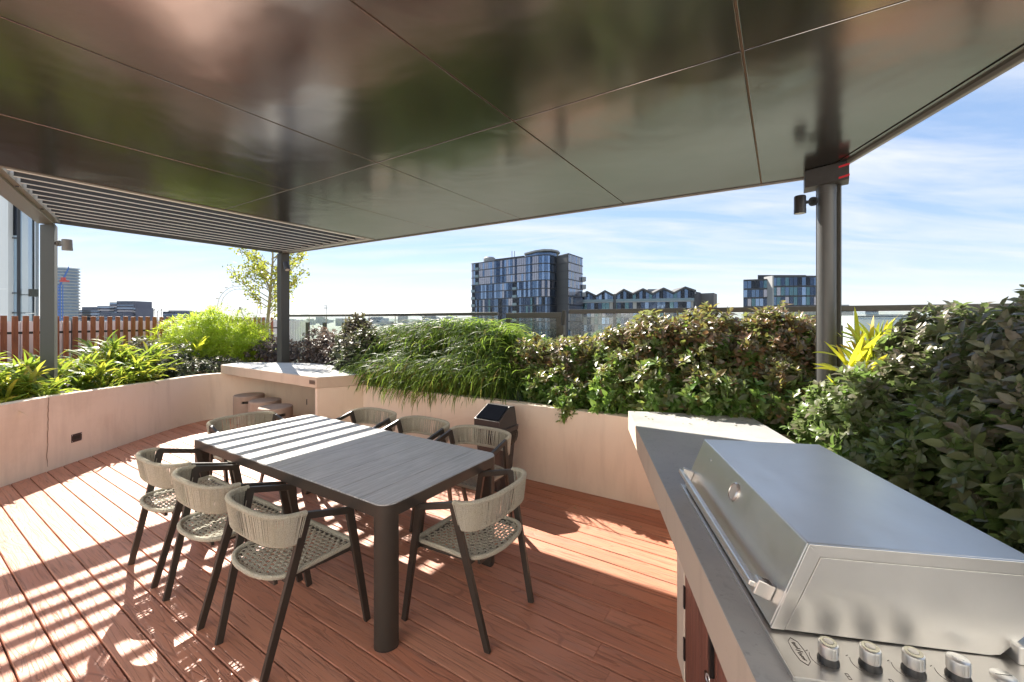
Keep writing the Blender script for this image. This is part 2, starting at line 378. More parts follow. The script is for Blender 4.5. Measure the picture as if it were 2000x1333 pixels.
def branches(base, pts, r0=.01, n=60, parent=None, off=(0,0,0), mat=None, spread=.12):
    mb = MB(); sel = RNG.choice(len(pts), min(n, len(pts)), replace=False)
    for i in sel:
        p = Vector(pts[i]); b = Vector(base) + Vector((random.uniform(-1,1)*spread, random.uniform(-1,1)*spread, 0))
        m1 = b.lerp(p, .35) + Vector((random.gauss(0,.03), random.gauss(0,.03), .06)); m2 = b.lerp(p, .7) + Vector((random.gauss(0,.03), random.gauss(0,.03), .04))
        mb.tube([b, m1, m2, p], [r0, r0*.75, r0*.5, r0*.25], 5)
    return mk('stem', mb, mat or M['bark'], parent, True, off=off)
def shrub(name, label, base, blobs, nc, leaf, mat, per=7, new=.5, newz=None, group=None, full=True, inner=.35, up=.6, nst=50, r0=.009, wr=.5, lump=.12, spread=.15, zmin=.3, slant=None):
    t = thing(name, label, 'shrub', base, 0, group)
    po, no = blob_points(blobs, int(nc*(1-inner)), .82, 1.08, lump, zmin); pi, ni = blob_points(blobs, int(nc*inner), .3, .85, lump, zmin)
    p = np.concatenate([po, pi]); nr = np.concatenate([no, ni]); outer = np.concatenate([np.ones(len(po)), np.zeros(len(pi))])
    c = np.repeat(np.arange(len(p)), per); m = len(c); ang = np.tile(np.arange(per), len(p))*2.4 + RNG.uniform(0, 6, len(p))[c]
    ax = unit(nr + np.array([0, 0, up]) + RNG.normal(0, .3, nr.shape)); s1 = unit(np.cross(ax, RNG.normal(0, 1, ax.shape))); s2 = np.cross(ax, s1)
    tl = np.tile(np.linspace(.15, 1.0, per), len(p))
    spreadd = (.45+1.0*tl)[:, None]
    d = ax[c] + (s1[c]*np.cos(ang)[:, None] + s2[c]*np.sin(ang)[:, None])*spreadd + RNG.normal(0, .2, (m, 3))
    pos = p[c] - ax[c]*(tl*leaf*.7)[:, None]
    ln = leaf*RNG.uniform(.5, 1.25, m)*(.6+.5*tl)*RNG.uniform(.75, 1.25, len(p))[c]
    v, lo, sz, k = leaves(pos, d, ax[c]+RNG.normal(0, .15, (m, 3)), ln, ln*wr*RNG.uniform(.85, 1.1, m), .28, full)
    rnd = RNG.uniform(0, 1, m); crnd = RNG.uniform(0, 1, len(p))[c]
    zz = p[c, 2]
    if newz is not None: nf = np.clip((zz-newz[0])/(newz[1]-newz[0]) + RNG.normal(0, .12, m) + RNG.normal(0, .33, len(p))[c], 0, 1)*outer[c]
    else: nf = np.full(m, 0.0)
    nf = nf*new + (crnd < .12)*(1-tl)*.5
    tt = np.stack([np.clip(rnd*.6+crnd*.4, 0, 1), np.clip(nf, 0, 1)], 1)
    npmesh('foliage', v-np.array(base), lo, sz, np.repeat(tt, k, 0), mat, t)
    if nst: branches(base, pi if len(pi) else po, r0, nst, t, base, spread=spread)
    return t
def strap_clump(name, label, base, centers, nblades, ln, wd, mat, e0=(60, 88), e1=(-60, 10), group=None, K=6, cat='plant', newf=.15, zr=.0, jit=.05, powr=1.3, flip=None):
    t = thing(name, label, cat, base, 0, group); parts = []
    for cx, cy, cz, sc in centers:
        n = int(nblades*sc); pos = np.stack([cx+RNG.normal(0, jit, n), cy+RNG.normal(0, jit, n), cz+RNG.uniform(0, max(zr, 1e-4), n)], 1)
        az = RNG.uniform(0, 2*np.pi, n); q = RNG.uniform(0, 1, n)
        a0 = np.radians(e0[0]+(e0[1]-e0[0])*q); a1 = np.radians(e1[0]+(e1[1]-e1[0])*q + RNG.normal(0, 12, n))
        L = ln*RNG.uniform(.6, 1.1, n)*(.7+.3*sc)
        v, lo, sz, k = straps(pos, az, a0, a1, L, wd*RNG.uniform(.7, 1.15, n), K, .8, powr)
        tt = np.stack([RNG.uniform(0, 1, n), (RNG.uniform(0, 1, n) < newf)*RNG.uniform(.4, 1, n)], 1)
        tt = np.repeat(tt, k, 0); tipf = np.tile(np.repeat(np.linspace(0, 1, k//2), 2), n); tt[:, 1] = np.clip(tt[:, 1]*(.3+tipf), 0, 1)
        parts.append((v, lo, sz, tt))
    v, lo, sz, tt = join(parts)
    npmesh('foliage', v-np.array(base), lo, sz, tt, mat, t); return t
SUN = 3.3; SKY = .05; SKYV = 2.12; EXPO = 2.2; CLOUD = (4.3, 4.45, 4.75, 1); HAZE = .00003

# ================================================================== SETTING
# ---- deck
deck = MB(); rb = random.Random(3); pitch = .142; v0 = .532
k = math.floor((-3.6-v0)/pitch)
while v0+k*pitch < 8.2:
    a = v0+k*pitch+.0035; b = a+pitch-.007; x = -9.2 + rb.uniform(-2, 0)
    while x < 5.2:
        x2 = x + rb.choice([5.4, 4.2, 3.6]); c = .003; e = .0008
        tin = (rb.random(), rb.random())
        X0, X1 = x+e, min(x2, 5.2)-e
        vs = []
        for xx in (X0, X1): vs += [(xx,a,-.024),(xx,a,-c),(xx,a+c,0),(xx,b-c,0),(xx,b,-c),(xx,b,-.024)]
        deck.add(vs, [(0,1,7,6),(1,2,8,7),(2,3,9,8),(3,4,10,9),(4,5,11,10),(5,0,6,11),(5,4,3,2,1,0),(6,7,8,9,10,11)], tin)
        x = x2
    k += 1
o = struct('deck', deck, M['deck']); o.rotation_euler[2] = GA
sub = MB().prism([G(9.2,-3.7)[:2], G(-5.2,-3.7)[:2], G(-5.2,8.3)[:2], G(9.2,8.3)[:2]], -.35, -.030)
struct('deck_substrate', sub, simple('underlayer_brown', (.16,.055,.03), .8))  # orange-brown underlayer showing in the board gaps

# ---- terrace building under everything, ground far below
tb = MB().prism([(-10.5,-6),(-10.5,6.5),(-7.0,12.6),(-3.2,10.6),G(-2.6,5.45)[:2],(7.5,-1),(7.5,-6)], -18, -.36)
tag(mk('podium_building', tb, M['pillar']), 'pale podium of the building that carries the timber roof terrace', 'building')
gm = NT('city_ground'); gc = gm.coord(); gn = gm.noise(gc, .02, 6, .65); g2 = gm.noise(gc, .15, 4, .7)
gm.set(color=gm.mix(g2, gm.ramp(gn, [(.35, (.14,.18,.11)), (.5, (.28,.28,.26)), (.65, (.38,.37,.35))]), (.17,.20,.14)), rough=.95)
struct('ground', MB().prism([(-7000,-300),(7000,-300),(7000,9000),(-7000,9000)], -19, -18), gm.m)
hl = MB(); pts = []; rr = random.Random(5)
for i in range(161):
    x = -6000+75*i; pts.append((x, 6000 + 400*math.sin(i*.21), -18 + 22 + 9*math.sin(i*.13+1) + 7*math.sin(i*.37) + rr.uniform(-2, 2)))
n = len(pts)
hl.add([(p[0], p[1]-500, -18) for p in pts]+pts+[(p[0], p[1]+500, -18) for p in pts],
       [(i, i+1, n+i+1, n+i) for i in range(n-1)]+[(n+i, n+i+1, 2*n+i+1, 2*n+i) for i in range(n-1)])
struct('hills', hl, simple('far_hills', (.10,.13,.10), .95, 0, .3, .01))

# ---- planter walls
def strip_wall(name, pts, tops, th, z0, mat, label, cat='wall', grp=None, parts=None):
    # pts: visible face polyline left to right as seen; thickness goes to the far side
    n = len(pts); nn = []
    for i in range(n):
        a = Vector(pts[max(i-1,0)]); b = Vector(pts[min(i+1,n-1)]); d = (b-a).normalized(); nn.append(Vector((-d.y, d.x)))
    mb = MB(); back = [(pts[i][0]+nn[i].x*th, pts[i][1]+nn[i].y*th) for i in range(n)]
    vs = [(p[0],p[1],z0) for p in pts]+[(p[0],p[1],t) for p, t in zip(pts, tops)]+[(p[0],p[1],t) for p, t in zip(back, tops)]+[(p[0],p[1],z0) for p in back]
    fs = []
    for i in range(n-1):
        for q in range(3): fs.append((q*n+i, q*n+i+1, (q+1)*n+i+1, (q+1)*n+i))
        fs.append((3*n+i, 3*n+i+1, i+1, i))
    fs += [(0,n,2*n,3*n),(n-1,4*n-1,3*n-1,2*n-1)]
    mb.add(vs, fs); b = pts[n//2]
    t = thing(name, label, cat, (b[0], b[1], 0)); mk('wall_face', mb, mat, t, bevel=.006, off=(b[0], b[1], 0)); return t, (b[0], b[1], 0)
LW = [(-5.08,-3.0),(-5.12,1.5),(-5.15,4.2),(-5.18,4.67),(-5.20,5.0),(-5.22,5.32),(-5.25,5.7),(-5.27,6.04),(-5.28,6.35),(-5.27,6.6),(-5.23,6.85),(-5.13,7.07),(-4.97,7.2),(-4.75,7.29),(-4.5,7.33),(-4.1,7.36),(-3.7,7.38),(-3.3,7.28),(-2.95,7.0),(-2.6,6.6),(-2.3,6.2),(-2.08,5.98)]
# smooth the polyline
def subdiv(pl):
    for _ in range(2):
        q = [pl[0]]
        for a, b in zip(pl, pl[1:]): q += [(a[0]*.75+b[0]*.25, a[1]*.75+b[1]*.25), (a[0]*.25+b[0]*.75, a[1]*.25+b[1]*.75)]
        pl = q+[pl[-1]]
    return pl
LWs = subdiv(LW)
tops = [.83 if p[1] < 4.7 else max(.768, .83-(p[1]-4.7)*.035) for p in LWs]
wl, wo = strip_wall('planter_wall', LWs, tops, .12, -.03, M['render'], 'curved pale rendered planter wall running along the left of the deck to the bar')
ck = MB(); rk = random.Random(9); yc = 4.66; y = yc; z = .822; pr = None
while z > .02:
    w = .0035 if z > .1 else .002; q = [(-5.1795+.0025, y-w, z), (-5.1795+.0025, y+w, z)]
    if pr: ck.add([pr[0], pr[1], q[1], q[0]], [(0,1,2,3)])
    pr = q; z -= .035; y += rk.uniform(-.006, .006)
for v_ in range(len(ck.v)): ck.v[v_] = (ck.v[v_][0]+.004, ck.v[v_][1], ck.v[v_][2])
mk('crack', ck, simple('crack_brown', (.26,.17,.11), .9), wl, off=wo)
RW = [G(2.0-.0+3.28+.0, 3.81)[:2], G(3.5,3.81)[:2], G(2.0,3.81)[:2], G(1.0,3.82)[:2], G(0.0,3.82)[:2], G(-.9,3.83)[:2]]
RW[0] = (-2.10, 5.887)
strip_wall('planter_wall', RW, [.77,.785,.79,.79,.785,.785], .12, -.03, M['render'], 'straight peach rendered planter wall behind the table, under the long grass')
# wall under the concrete counter
W = Vector((.173, .985)).normalized(); WP = Vector((W.y, -W.x))      # along the counter / across it (to the right)
C0 = Vector((1.033, 3.709))                                          # far left corner of the counter
def CT(a, s): p = C0 + WP*a - W*s; return (p.x, p.y)                 # a across, s towards the camera
cw = MB().prism([CT(.45,-.1), CT(.45,1.62), CT(.57,1.62), CT(.57,-.1)], -.03, .712)
tag(mk('wall', cw, M['render']), 'short shaded rendered wall carrying the concrete counter above the deck', 'wall')

# ---- soil in the beds
bed = [(-9.2,-3),(-9.2,5),(-8.3,7.6),(-7.2,10.2),(-6.3,12),G(9.3,5.42)[:2],G(-2.5,5.42)[:2],(6.0,1.0),(6.0,-3)]
inner = [(2.0-.177*3.549-.1,-3), CT(.995,3.5), CT(.995,.3), CT(1.0,-.15)]+[(p[0], p[1]) for p in [G(-.9,3.9)[:2], G(1,3.9)[:2], G(3.5,3.9)[:2], (-2.0,6.02), (-2.5,6.6), (-3.3,7.36), (-4.5,7.41), (-5.2,7.2),(-5.36,6.6),(-5.3,5.3),(-5.22,4.2),(-5.16,-3)]]
sb = MB(); pol = bed+inner; sb.prism(pol, .3, .66); 
so = struct('planting_soil', sb, M['soil'])
bm = bmesh.new(); bm.from_mesh(so.data); bmesh.ops.triangulate(bm, faces=[f for f in bm.faces if len(f.verts) > 4]); bm.to_mesh(so.data); bm.free()

# ---- bar top + leg panel
bo = (-2.617, 5.587, 0)
bar = thing('bar_counter', 'pale concrete bar top with a curved back edge on a rendered end panel', 'bar counter', bo)
slab = [(-2.617,5.587),(-2.05,5.92),(-2.15,6.15),(-2.7,6.75),(-3.1,7.15),(-3.5,7.4),(-4.01,7.5),(-4.5,7.54),(-4.93,7.53),(-4.985,7.14)]
mk('counter_slab', MB().prism(slab, .772, .915), M['slabside'], bar, bevel=.004, off=bo)
top = [( -2.62+.012,5.587+.012),(-2.064,5.925),(-2.16,6.145),(-2.705,6.74),(-3.1,7.14),(-3.5,7.39),(-4.01,7.49),(-4.5,7.53),(-4.92,7.52),(-4.975,7.15)]
mk('counter_top', MB().prism(top, .910, .919), M['bartop'], bar, off=bo)
mk('end_panel', MB().prism([(-2.612,5.594),(-2.095,5.895),(-2.14,5.975),(-2.672,5.662)], -.03, .769), M['render'], bar, bevel=.004, off=bo)
d_ = (Vector((-4.97,7.13))-Vector((-2.617,5.587))).normalized(); nrm = Vector((-d_.y, d_.x)); nrm = nrm if nrm.y < 0 else -nrm
pc = Vector((-2.617,5.587)) + d_*.10
pl = MB()
a = pc - d_*.065; b = pc + d_*.065
pl.prism([tuple(a+nrm*.0015), tuple(b+nrm*.0015), tuple(b+nrm*.005), tuple(a+nrm*.005)], .818, .872)
plq = mk('name_plate', pl, simple('plate_bronze', (.26,.20,.16), .4, .5), bar, off=bo)
def text(name, s, size, mat, parent, loc, rot, depth=.0006, sx=1, align='CENTER'):
    cu = bpy.data.curves.new(name, 'FONT'); cu.body = s; cu.size = size; cu.extrude = depth; cu.align_x = align; cu.align_y = 'CENTER'
    ob = bpy.data.objects.new(name, cu); COL.objects.link(ob)
    dg = bpy.context.evaluated_depsgraph_get(); me = bpy.data.meshes.new_from_object(ob.evaluated_get(dg)); bpy.data.objects.remove(ob)
    me.materials.clear(); me.materials.append(mat)
    o = bpy.data.objects.new(name, me); COL.objects.link(o); o.parent = parent; o.location = loc; o.rotation_euler = rot; o.scale = (sx,1,1); return o
ang = math.atan2(-d_.y, -d_.x)
pp = pc + nrm*.0056
text('plate_lettering', '\u25A0 IC WOGN', .026, M['marking'], plq, (pp.x-bo[0], pp.y-bo[1], .845), (R(90), 0, ang), .0005, .85)

# ---- concrete cylinder stools
def stool(first, x, y, label, rz):
    if first is None:
        t = thing('drum_stool', label, 'stool', (x, y, 0), rz, 'round stools under the bar'); r = .222; h = .45; mb = MB(); N = 48
        prof = [(r*.97,0),(r,.01),(r,.30),(r,.335),(r,.375),(r,.41),(r,h-.008),(r*.975,h)]
        vs = []; fs = []
        for q, z in prof:
            for k2 in range(N): a2 = 2*math.pi*k2/N; vs.append((q*math.cos(a2), q*math.sin(a2), z))
        slot = [k2 for k2 in range(N) if k2 in (35, 36)]
        for i in range(len(prof)-1):
            for k2 in range(N):
                if i == 3 and k2 in (34,35,36,37): continue
                fs.append((i*N+k2, i*N+(k2+1)%N, (i+1)*N+(k2+1)%N, (i+1)*N+k2))
        fs += [tuple(range(N-1,-1,-1)), tuple(range((len(prof)-1)*N, len(prof)*N))]
        mb.add(vs, fs); mk('drum', mb, M['stool'], t, True)
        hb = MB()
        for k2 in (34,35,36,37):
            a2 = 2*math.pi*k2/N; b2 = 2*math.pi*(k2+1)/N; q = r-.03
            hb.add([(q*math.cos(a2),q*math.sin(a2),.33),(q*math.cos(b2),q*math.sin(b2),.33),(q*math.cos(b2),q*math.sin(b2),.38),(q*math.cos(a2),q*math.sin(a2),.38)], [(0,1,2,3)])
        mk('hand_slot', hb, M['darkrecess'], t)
        return t
    return dup(first, (x, y, 0), rz, label)
st = stool(None, -4.36, 6.92, 'round concrete drum stool farthest back under the bar, beside the curved wall', R(20))
stool(st, -3.82, 6.46, 'middle round concrete drum stool of the three under the bar', R(100))
stool(st, -3.385, 5.97, 'round concrete drum stool nearest the table with a sunlit patch on top', R(48))

def box_light(name, label, loc, rz, w=.125, h=.095, mount='wall'):
    t = thing(name, label, 'wall light', loc, rz)
    f = MB(); m = .012
    f.box(-w/2,w/2,-.006,0,h/2-.022,h/2).box(-w/2,w/2,-.006,0,-h/2,-h/2+.03).box(-w/2,-w/2+.02,-.006,0,-h/2+.03,h/2-.022).box(w/2-.02,w/2,-.006,0,-h/2+.03,h/2-.022)
    mk('face_plate', f, simple('plate_dark_bronze', (.05,.035,.032), .45), t, bevel=.001)
    mk('recess', MB().box(-w/2+.02,w/2-.02,-.0025,-.001,-h/2+.03,h/2-.022), M['darkrecess'], t)
    for sx in (-1,1):
        for sz in (-1,1): mk('screw', MB().lathe([(.004,0),(.004,.002),(.002,.003)], n=8).xform(Matrix.Translation((sx*(w/2-.009), -.006, sz*(h/2-.011))) @ Matrix.Rotation(R(90), 4, 'X')), M['knob'], t)
    return t
wx, wy = -5.203+.001, 5.05
yy = F*1.0/1.0
box_light('step_light', 'square dark bronze step light recessed low in the left curved wall', (-5.200, 4.98, .285), R(90)+.04)
box_light('power_outlet', 'black wall outlet low on the wall beside the stools under the bar', (-3.56, 7.362, .24), R(4), .13, .10)

# ================================================================== CANOPY (pergola)
ZC = 2.9
cn = thing('pergola_canopy', 'dark metal pergola canopy with mirrored soffit panels and a louvred bay', 'pergola', (-4.18, 7.59, 0))
co = (-4.18, 7.59, 0)
# roof outline (world xy)
A_ = (-4.096, 7.587); B_ = (2.49, 3.56); B2 = (2.567, 3.17)
def redge(y): return 2.567 + (y-3.17)*.1763
def ledge(y): return -5.555 + (5.115-y)*.832
YB = -1.2
def local(p): return (-(p[0]*U[0]+p[1]*U[1]), p[0]*V[0]+p[1]*V[1])     # -> (x=-u, y=v)
def world(q): return (-q[0]*U[0]+q[1]*V[0], -q[0]*U[1]+q[1]*V[1])
def clip(poly, n_, d):                                                # keep n.p <= d
    out = []
    for i in range(len(poly)):
        a = poly[i]; b = poly[(i+1)%len(poly)]; fa = a[0]*n_[0]+a[1]*n_[1]-d; fb = b[0]*n_[0]+b[1]*n_[1]-d
        if fa <= 0: out.append(a)
        if fa*fb < 0: s = fa/(fa-fb); out.append((a[0]+(b[0]-a[0])*s, a[1]+(b[1]-a[1])*s))
    return out
def line_clip(poly, a, b, inset=0.0):                                  # keep left side of a->b
    d = Vector((b[0]-a[0], b[1]-a[1])).normalized(); n_ = (d.y, -d.x); return clip(poly, n_, n_[0]*a[0]+n_[1]*a[1]-inset)
strip = .085
def roofpoly(poly, ins=0.0):
    poly = line_clip(poly, B_, A_, ins)                                # front edge
    poly = line_clip(poly, (redge(-3), -3), (redge(4), 4), ins+strip)  # right edge
    poly = line_clip(poly, (ledge(8), 8), (ledge(-3), -3), ins+.0)     # left beam
    return clip(poly, (0,-1), -YB)
us = [-3.59, -2.345, -1.10, .146, 1.372, 2.617, 3.86, 5.14]; vs_ = [-2.2, -.0, 2.14, 4.6]
gap = .005
for i in range(len(us)-1):
    for j in range(len(vs_)-1):
        q = [(-us[i+1]+gap, vs_[j]+gap), (-us[i]-gap, vs_[j]+gap), (-us[i]-gap, vs_[j+1]-gap), (-us[i+1]+gap, vs_[j+1]-gap)]
        poly = roofpoly([world(a) for a in q], .004)
        if len(poly) > 2:
            ar = abs(sum(poly[k][0]*poly[(k+1)%len(poly)][1]-poly[(k+1)%len(poly)][0]*poly[k][1] for k in range(len(poly))))/2
            if ar > .02: mk('soffit_panel', MB().prism(poly, ZC, ZC+.02), M['soffit'], cn, off=co, bevel=.0025)
core = roofpoly([world(a) for a in [(-5.14,-2.2),(3.6,-2.2),(3.6,4.6),(-5.14,4.6)]], 0)
mk('sealant_backing', MB().prism(core, ZC+.008, ZC+.012), M['seam'], cn, off=co)
mk('roof_deck', MB().prism(core, ZC+.03, ZC+.20), M['beam'], cn, off=co)
# edge strips
rs = MB(); q0, q1 = (redge(YB), YB), (redge(3.40), 3.40)
rs.prism([(q0[0]-strip+.004, YB), (q1[0]-strip+.004, q1[1]), (q1[0]-.03, q1[1]), (q0[0]-.03, YB)], ZC-.004, ZC+.2)
mk('edge_trim', rs, M['soffit'], cn, off=co)
mk('edge_fascia', MB().prism([(q0[0]-.027, YB), (q1[0]-.027, q1[1]), q1, q0], ZC-.028, ZC+.22), M['beam'], cn, off=co, bevel=.003)
fd = (Vector(B_)-Vector(A_)).normalized(); fn_ = Vector((-fd.y, fd.x)); fn_ = fn_ if fn_.y > 0 else -fn_
def fr(s, n_): p = Vector(A_)+fd*s+fn_*n_; return (p.x, p.y)
LL = (Vector(B_)-Vector(A_)).length
mk('front_fascia', MB().prism([fr(-.06,.002), fr(LL,.002), fr(LL,.03), fr(-.06,.03)], ZC-.012, ZC+.22), M['beam'], cn, off=co, bevel=.003)
# louvred bay: blades run along V between the left beam and the front beam
front_v = local(A_)[1]
def ffront(u):   # v of the front edge at u
    a = local(A_); b = local(B_); t_ = (-u-a[0])/(b[0]-a[0]); return a[1]+(b[1]-a[1])*t_
def fleft(u):    # v of left beam inner line at u: solve
    lo_, hi = -6.0, 6.0
    for _ in range(40):
        m_ = (lo_+hi)/2; p = world((-u, m_))
        if p[0] < ledge(p[1]): lo_ = m_
        else: hi = m_
    return lo_
u_in, u_out = 5.19, 7.64
nb = 12; pt_ = .2073
for k2 in range(nb):
    u = u_in + .085 + pt_*k2
    v1, v2 = fleft(u)+.012, ffront(u)-.105
    if u > u_out-.04: break
    a = world((-u-.010, v1)); b = world((-u+.010, v1)); c = world((-u+.010, v2)); d = world((-u-.010, v2))
    a2 = world((-u-.004, v1)); b2 = world((-u+.004, v1)); c2 = world((-u+.004, v2)); d2 = world((-u-.004, v2))
    lb_ = mk('louvre_blade', MB().prism([a2,b2,c2,d2], ZC+.012, ZC+.092), M['blade_shade'], cn, off=co)
    a = world((-u-.008, v1)); b = world((-u+.008, v1)); c = world((-u+.008, v2)); d = world((-u-.008, v2))
    mk('blade_flange', MB().prism([a,b,c,d], ZC+.006, ZC+.0135), M['flange_lit'], lb_, off=co, bevel=.001)
def lp(u, v): return world((-u, v))
mk('inner_beam', MB().prism([lp(5.142, fleft(5.15)-.3), lp(5.142, 4.16), lp(5.19, 4.16), lp(5.19, fleft(5.19)-.3)], ZC-.006, ZC+.2), M['beam'], cn, off=co, bevel=.002)
mk('front_beam', MB().prism([lp(5.191, 4.165), lp(7.53, 4.16), lp(7.53, 4.06), lp(5.191, 4.07)], ZC-.002, ZC+.2), M['beam'], cn, off=co, bevel=.003)
mk('end_beam', MB().prism([lp(7.53, 4.16), lp(7.64, 4.16), lp(7.64, fleft(7.64)-.16), lp(7.53, fleft(7.53)-.16)], ZC-.004, ZC+.2), M['post'], cn, off=co, bevel=.003)
ld = Vector((ledge(3)-ledge(5), 3-5)).normalized(); ln_ = Vector((-ld.y, ld.x)); ln_ = ln_ if ln_.x < 0 else -ln_
l0 = Vector((ledge(5.24), 5.24)); l1 = Vector((ledge(YB), YB))
def lq(p, o): q = p+ln_*o; return (q.x, q.y)
mk('side_beam_lip', MB().prism([lq(l0,0), lq(l1,0), lq(l1,.05), lq(l0,.05)], ZC-.004, ZC+.2), M['beam'], cn, off=co, bevel=.002)
mk('side_beam', MB().prism([lq(l0,.052), lq(l1,.052), lq(l1,.20), lq(l0,.20)], ZC-.03, ZC+.2), M['beam'], cn, off=co, bevel=.003)
for s_ in (.9, 1.9):
    p = l0+(l1-l0).normalized()*s_+ln_*.025
    mk('fixing_bolt', MB().lathe([(.012,0),(.012,.006),(.006,.008)], (p.x, p.y, ZC-.012), 10), M['black'], cn, off=co)
# posts
def gpost(x, y, s, z0, z1, mat, nm='post'):
    a = s/2; pts_ = [(-a,-a),(a,-a),(a,a),(-a,a)]; q = [(x+p[0]*math.cos(GA)-p[1]*math.sin(GA), y+p[0]*math.sin(GA)+p[1]*math.cos(GA)) for p in pts_]
    return mk(nm, MB().prism(q, z0, z1), mat, cn, off=co, bevel=.006)
gpost(-4.165, 7.60, .150, .5, ZC-.004, M['post'])
a = .10; px_, py_ = -5.80, 5.23
an = math.atan2(ld.y, ld.x); q = [(px_+p[0]*math.cos(an)-p[1]*math.sin(an), py_+p[0]*math.sin(an)+p[1]*math.cos(an)) for p in [(-.07,-.07),(.07,-.07),(.07,.07),(-.07,.07)]]
q = [(atpx(78, 5.16), 5.16), (atpx(106, 5.10), 5.10), (atpx(112.5, 5.28), 5.28), (atpx(84, 5.34), 5.34)]
mk('post', MB().prism(q, .5, ZC-.03), M['post'], cn, off=co, bevel=.006)
# right column with bracket box
cx, cy = 2.515, 3.335
cb = [(2.37,3.377),(2.547,3.15),(2.655,3.29),(2.466,3.53)]
mk('bracket_box', MB().prism(cb, 2.757, ZC-.004), simple('bracket_paint', (.055,.055,.055), .5, 0, .25, 30, .4, 60), cn, off=co, bevel=.004)
mk('column', MB().lathe([(.064,.5),(.064,2.757)], (cx, cy, 0), 40), M['post2'], cn, True, off=co)
mk('column_collar', MB().lathe([(.0665,2.70),(.0665,2.757)], (cx, cy, 0), 40), M['post2'], cn, True, off=co)
bd = (Vector(cb[1])-Vector(cb[0])).normalized(); bn_ = Vector((-bd.y, bd.x)); bn_ = bn_ if bn_.y > 0 else -bn_
pb = Vector((cx, cy)) + bn_*.03; 
mk('column_web', MB().prism([tuple(pb-bd*.082), tuple(pb+bd*.082), tuple(pb+bd*.082+bn_*.03), tuple(pb-bd*.082+bn_*.03)], .5, 2.757), M['post'], cn, off=co, bevel=.003)
for z in (2.865, 2.782):
    a = Vector(cb[1]); p0 = a-bd*.065-bn_*.0025; p1 = a+bd*.0025-bn_*.0025
    mk('red_tape', MB().add([(p0.x,p0.y,z-.012),(p1.x,p1.y,z-.004),(p1.x,p1.y,z+.012),(p0.x,p0.y,z+.002),(p0.x+bn_.x*.002,p0.y+bn_.y*.002,z-.012),(p1.x+bn_.x*.002,p1.y+bn_.y*.002,z-.004),(p1.x+bn_.x*.002,p1.y+bn_.y*.002,z+.012),(p0.x+bn_.x*.002,p0.y+bn_.y*.002,z+.002)],
       [(0,1,2,3),(7,6,5,4),(0,4,5,1),(1,5,6,2),(2,6,7,3),(3,7,4,0)]), M['red'], cn, off=co)

# ---- spotlights on the posts
def spotlight(label, wall, body, tilt, mat, rad=.045, ln=.135):
    t = thing('spotlight', label, 'spotlight', wall, 0, 'spotlights on the canopy posts')
    d = Vector(body)-Vector(wall)
    dn = d.normalized()
    mk('mounting_plate', MB().tube([(0,0,0), dn*.018], .036, 20), mat, t, True)
    mk('knuckle', MB().tube([dn*.016, d*.55, d*.95-Vector((0,0,.0))], [.012,.014,.012], 10), mat, t, True)
    ax = Vector(tilt).normalized()
    a = d - ax*ln*.4; b = d + ax*ln*.6
    mk('lamp_body', MB().tube([a, a+ax*.008, b-ax*.035, b-ax*.034, b], [rad*.9, rad, rad, rad*1.03, rad*1.03], 24), mat, t, True)
    mk('lens', MB().tube([b+ax*.0005, b+ax*.002], rad*.8, 20), M['lens'], t, True)
    return t
yl = 5.16
spotlight('grey cylinder spotlight on the left square post', (atpx(113, yl)+.005, yl, 2.635), (atpx(131, yl-.02), yl-.02, 2.625), (0,.05,-1), M['spotgrey'], .048, .135)
spotlight('small tilted black spotlight on the middle square post', (-4.10, 7.54, 2.70), (-4.02, 7.44, 2.66), (.35,-.25,-1), M['spot'], .05, .15)
spotlight('black cylinder spotlight on the round right-hand column', (cx-.08, cy+.03, 2.645), (atpx(1562.5, 3.34), 3.34, 2.625), (0,0,-1), M['spot'], .041, .14)

# ================================================================== TABLE
tx0, tx1, ty0, ty1 = -3.95, -1.66, 1.408, 2.410
tab = thing('dining_table', 'long outdoor dining table with grey slatted top and dark bronze frame', 'table', (0,0,0), GA)
def rrect(x0, x1, y0, y1, r, n=8, z=0):
    pts = []
    for cx_, cy_, a0 in ((x1-r,y1-r,0),(x0+r,y1-r,90),(x0+r,y0+r,180),(x1-r,y0+r,270)):
        for i in range(n+1): a = R(a0+90*i/n); pts.append((cx_+r*math.cos(a), cy_+r*math.sin(a)))
    return pts
tt = MB(); rc = .075; nbd = 11; bw = (tx1-tx0)/nbd; full = rrect(tx0+.004, tx1-.004, ty0+.004, ty1-.004, rc, 10)
for i in range(nbd):
    a = tx0+bw*i; poly = full
    if i > 0: poly = clip(poly, (-1,0), -(a+.002))
    if i < nbd-1: poly = clip(poly, (1,0), a+bw-.002)
    tt.prism(poly, .738, .750, (rb.random(), .5))
mk('tabletop', tt, M['tabletop'], tab, bevel=.0012)
fr_ = MB(); o1 = rrect(tx0, tx1, ty0, ty1, rc+.004, 10); i1 = rrect(tx0+.03, tx1-.03, ty0+.03, ty1-.03, rc-.03, 10); n = len(o1)
vs = [(p[0],p[1],.684) for p in o1]+[(p[0],p[1],.745) for p in o1]+[(p[0],p[1],.745) for p in i1]+[(p[0],p[1],.684) for p in i1]
fs = []
for i in range(n):
    j = (i+1)%n
    for q in range(4): fs.append((q*n+i, q*n+j, ((q+1)%4)*n+j, ((q+1)%4)*n+i))
fr_.add(vs, [f[::1] for f in fs]); mk('apron', fr_, M['frame'], tab, True, bevel=.0015)
mk('support_tray', MB().box(tx0+.035, tx1-.035, ty0+.035, ty1-.035, .725, .7365), M['frame'], tab)
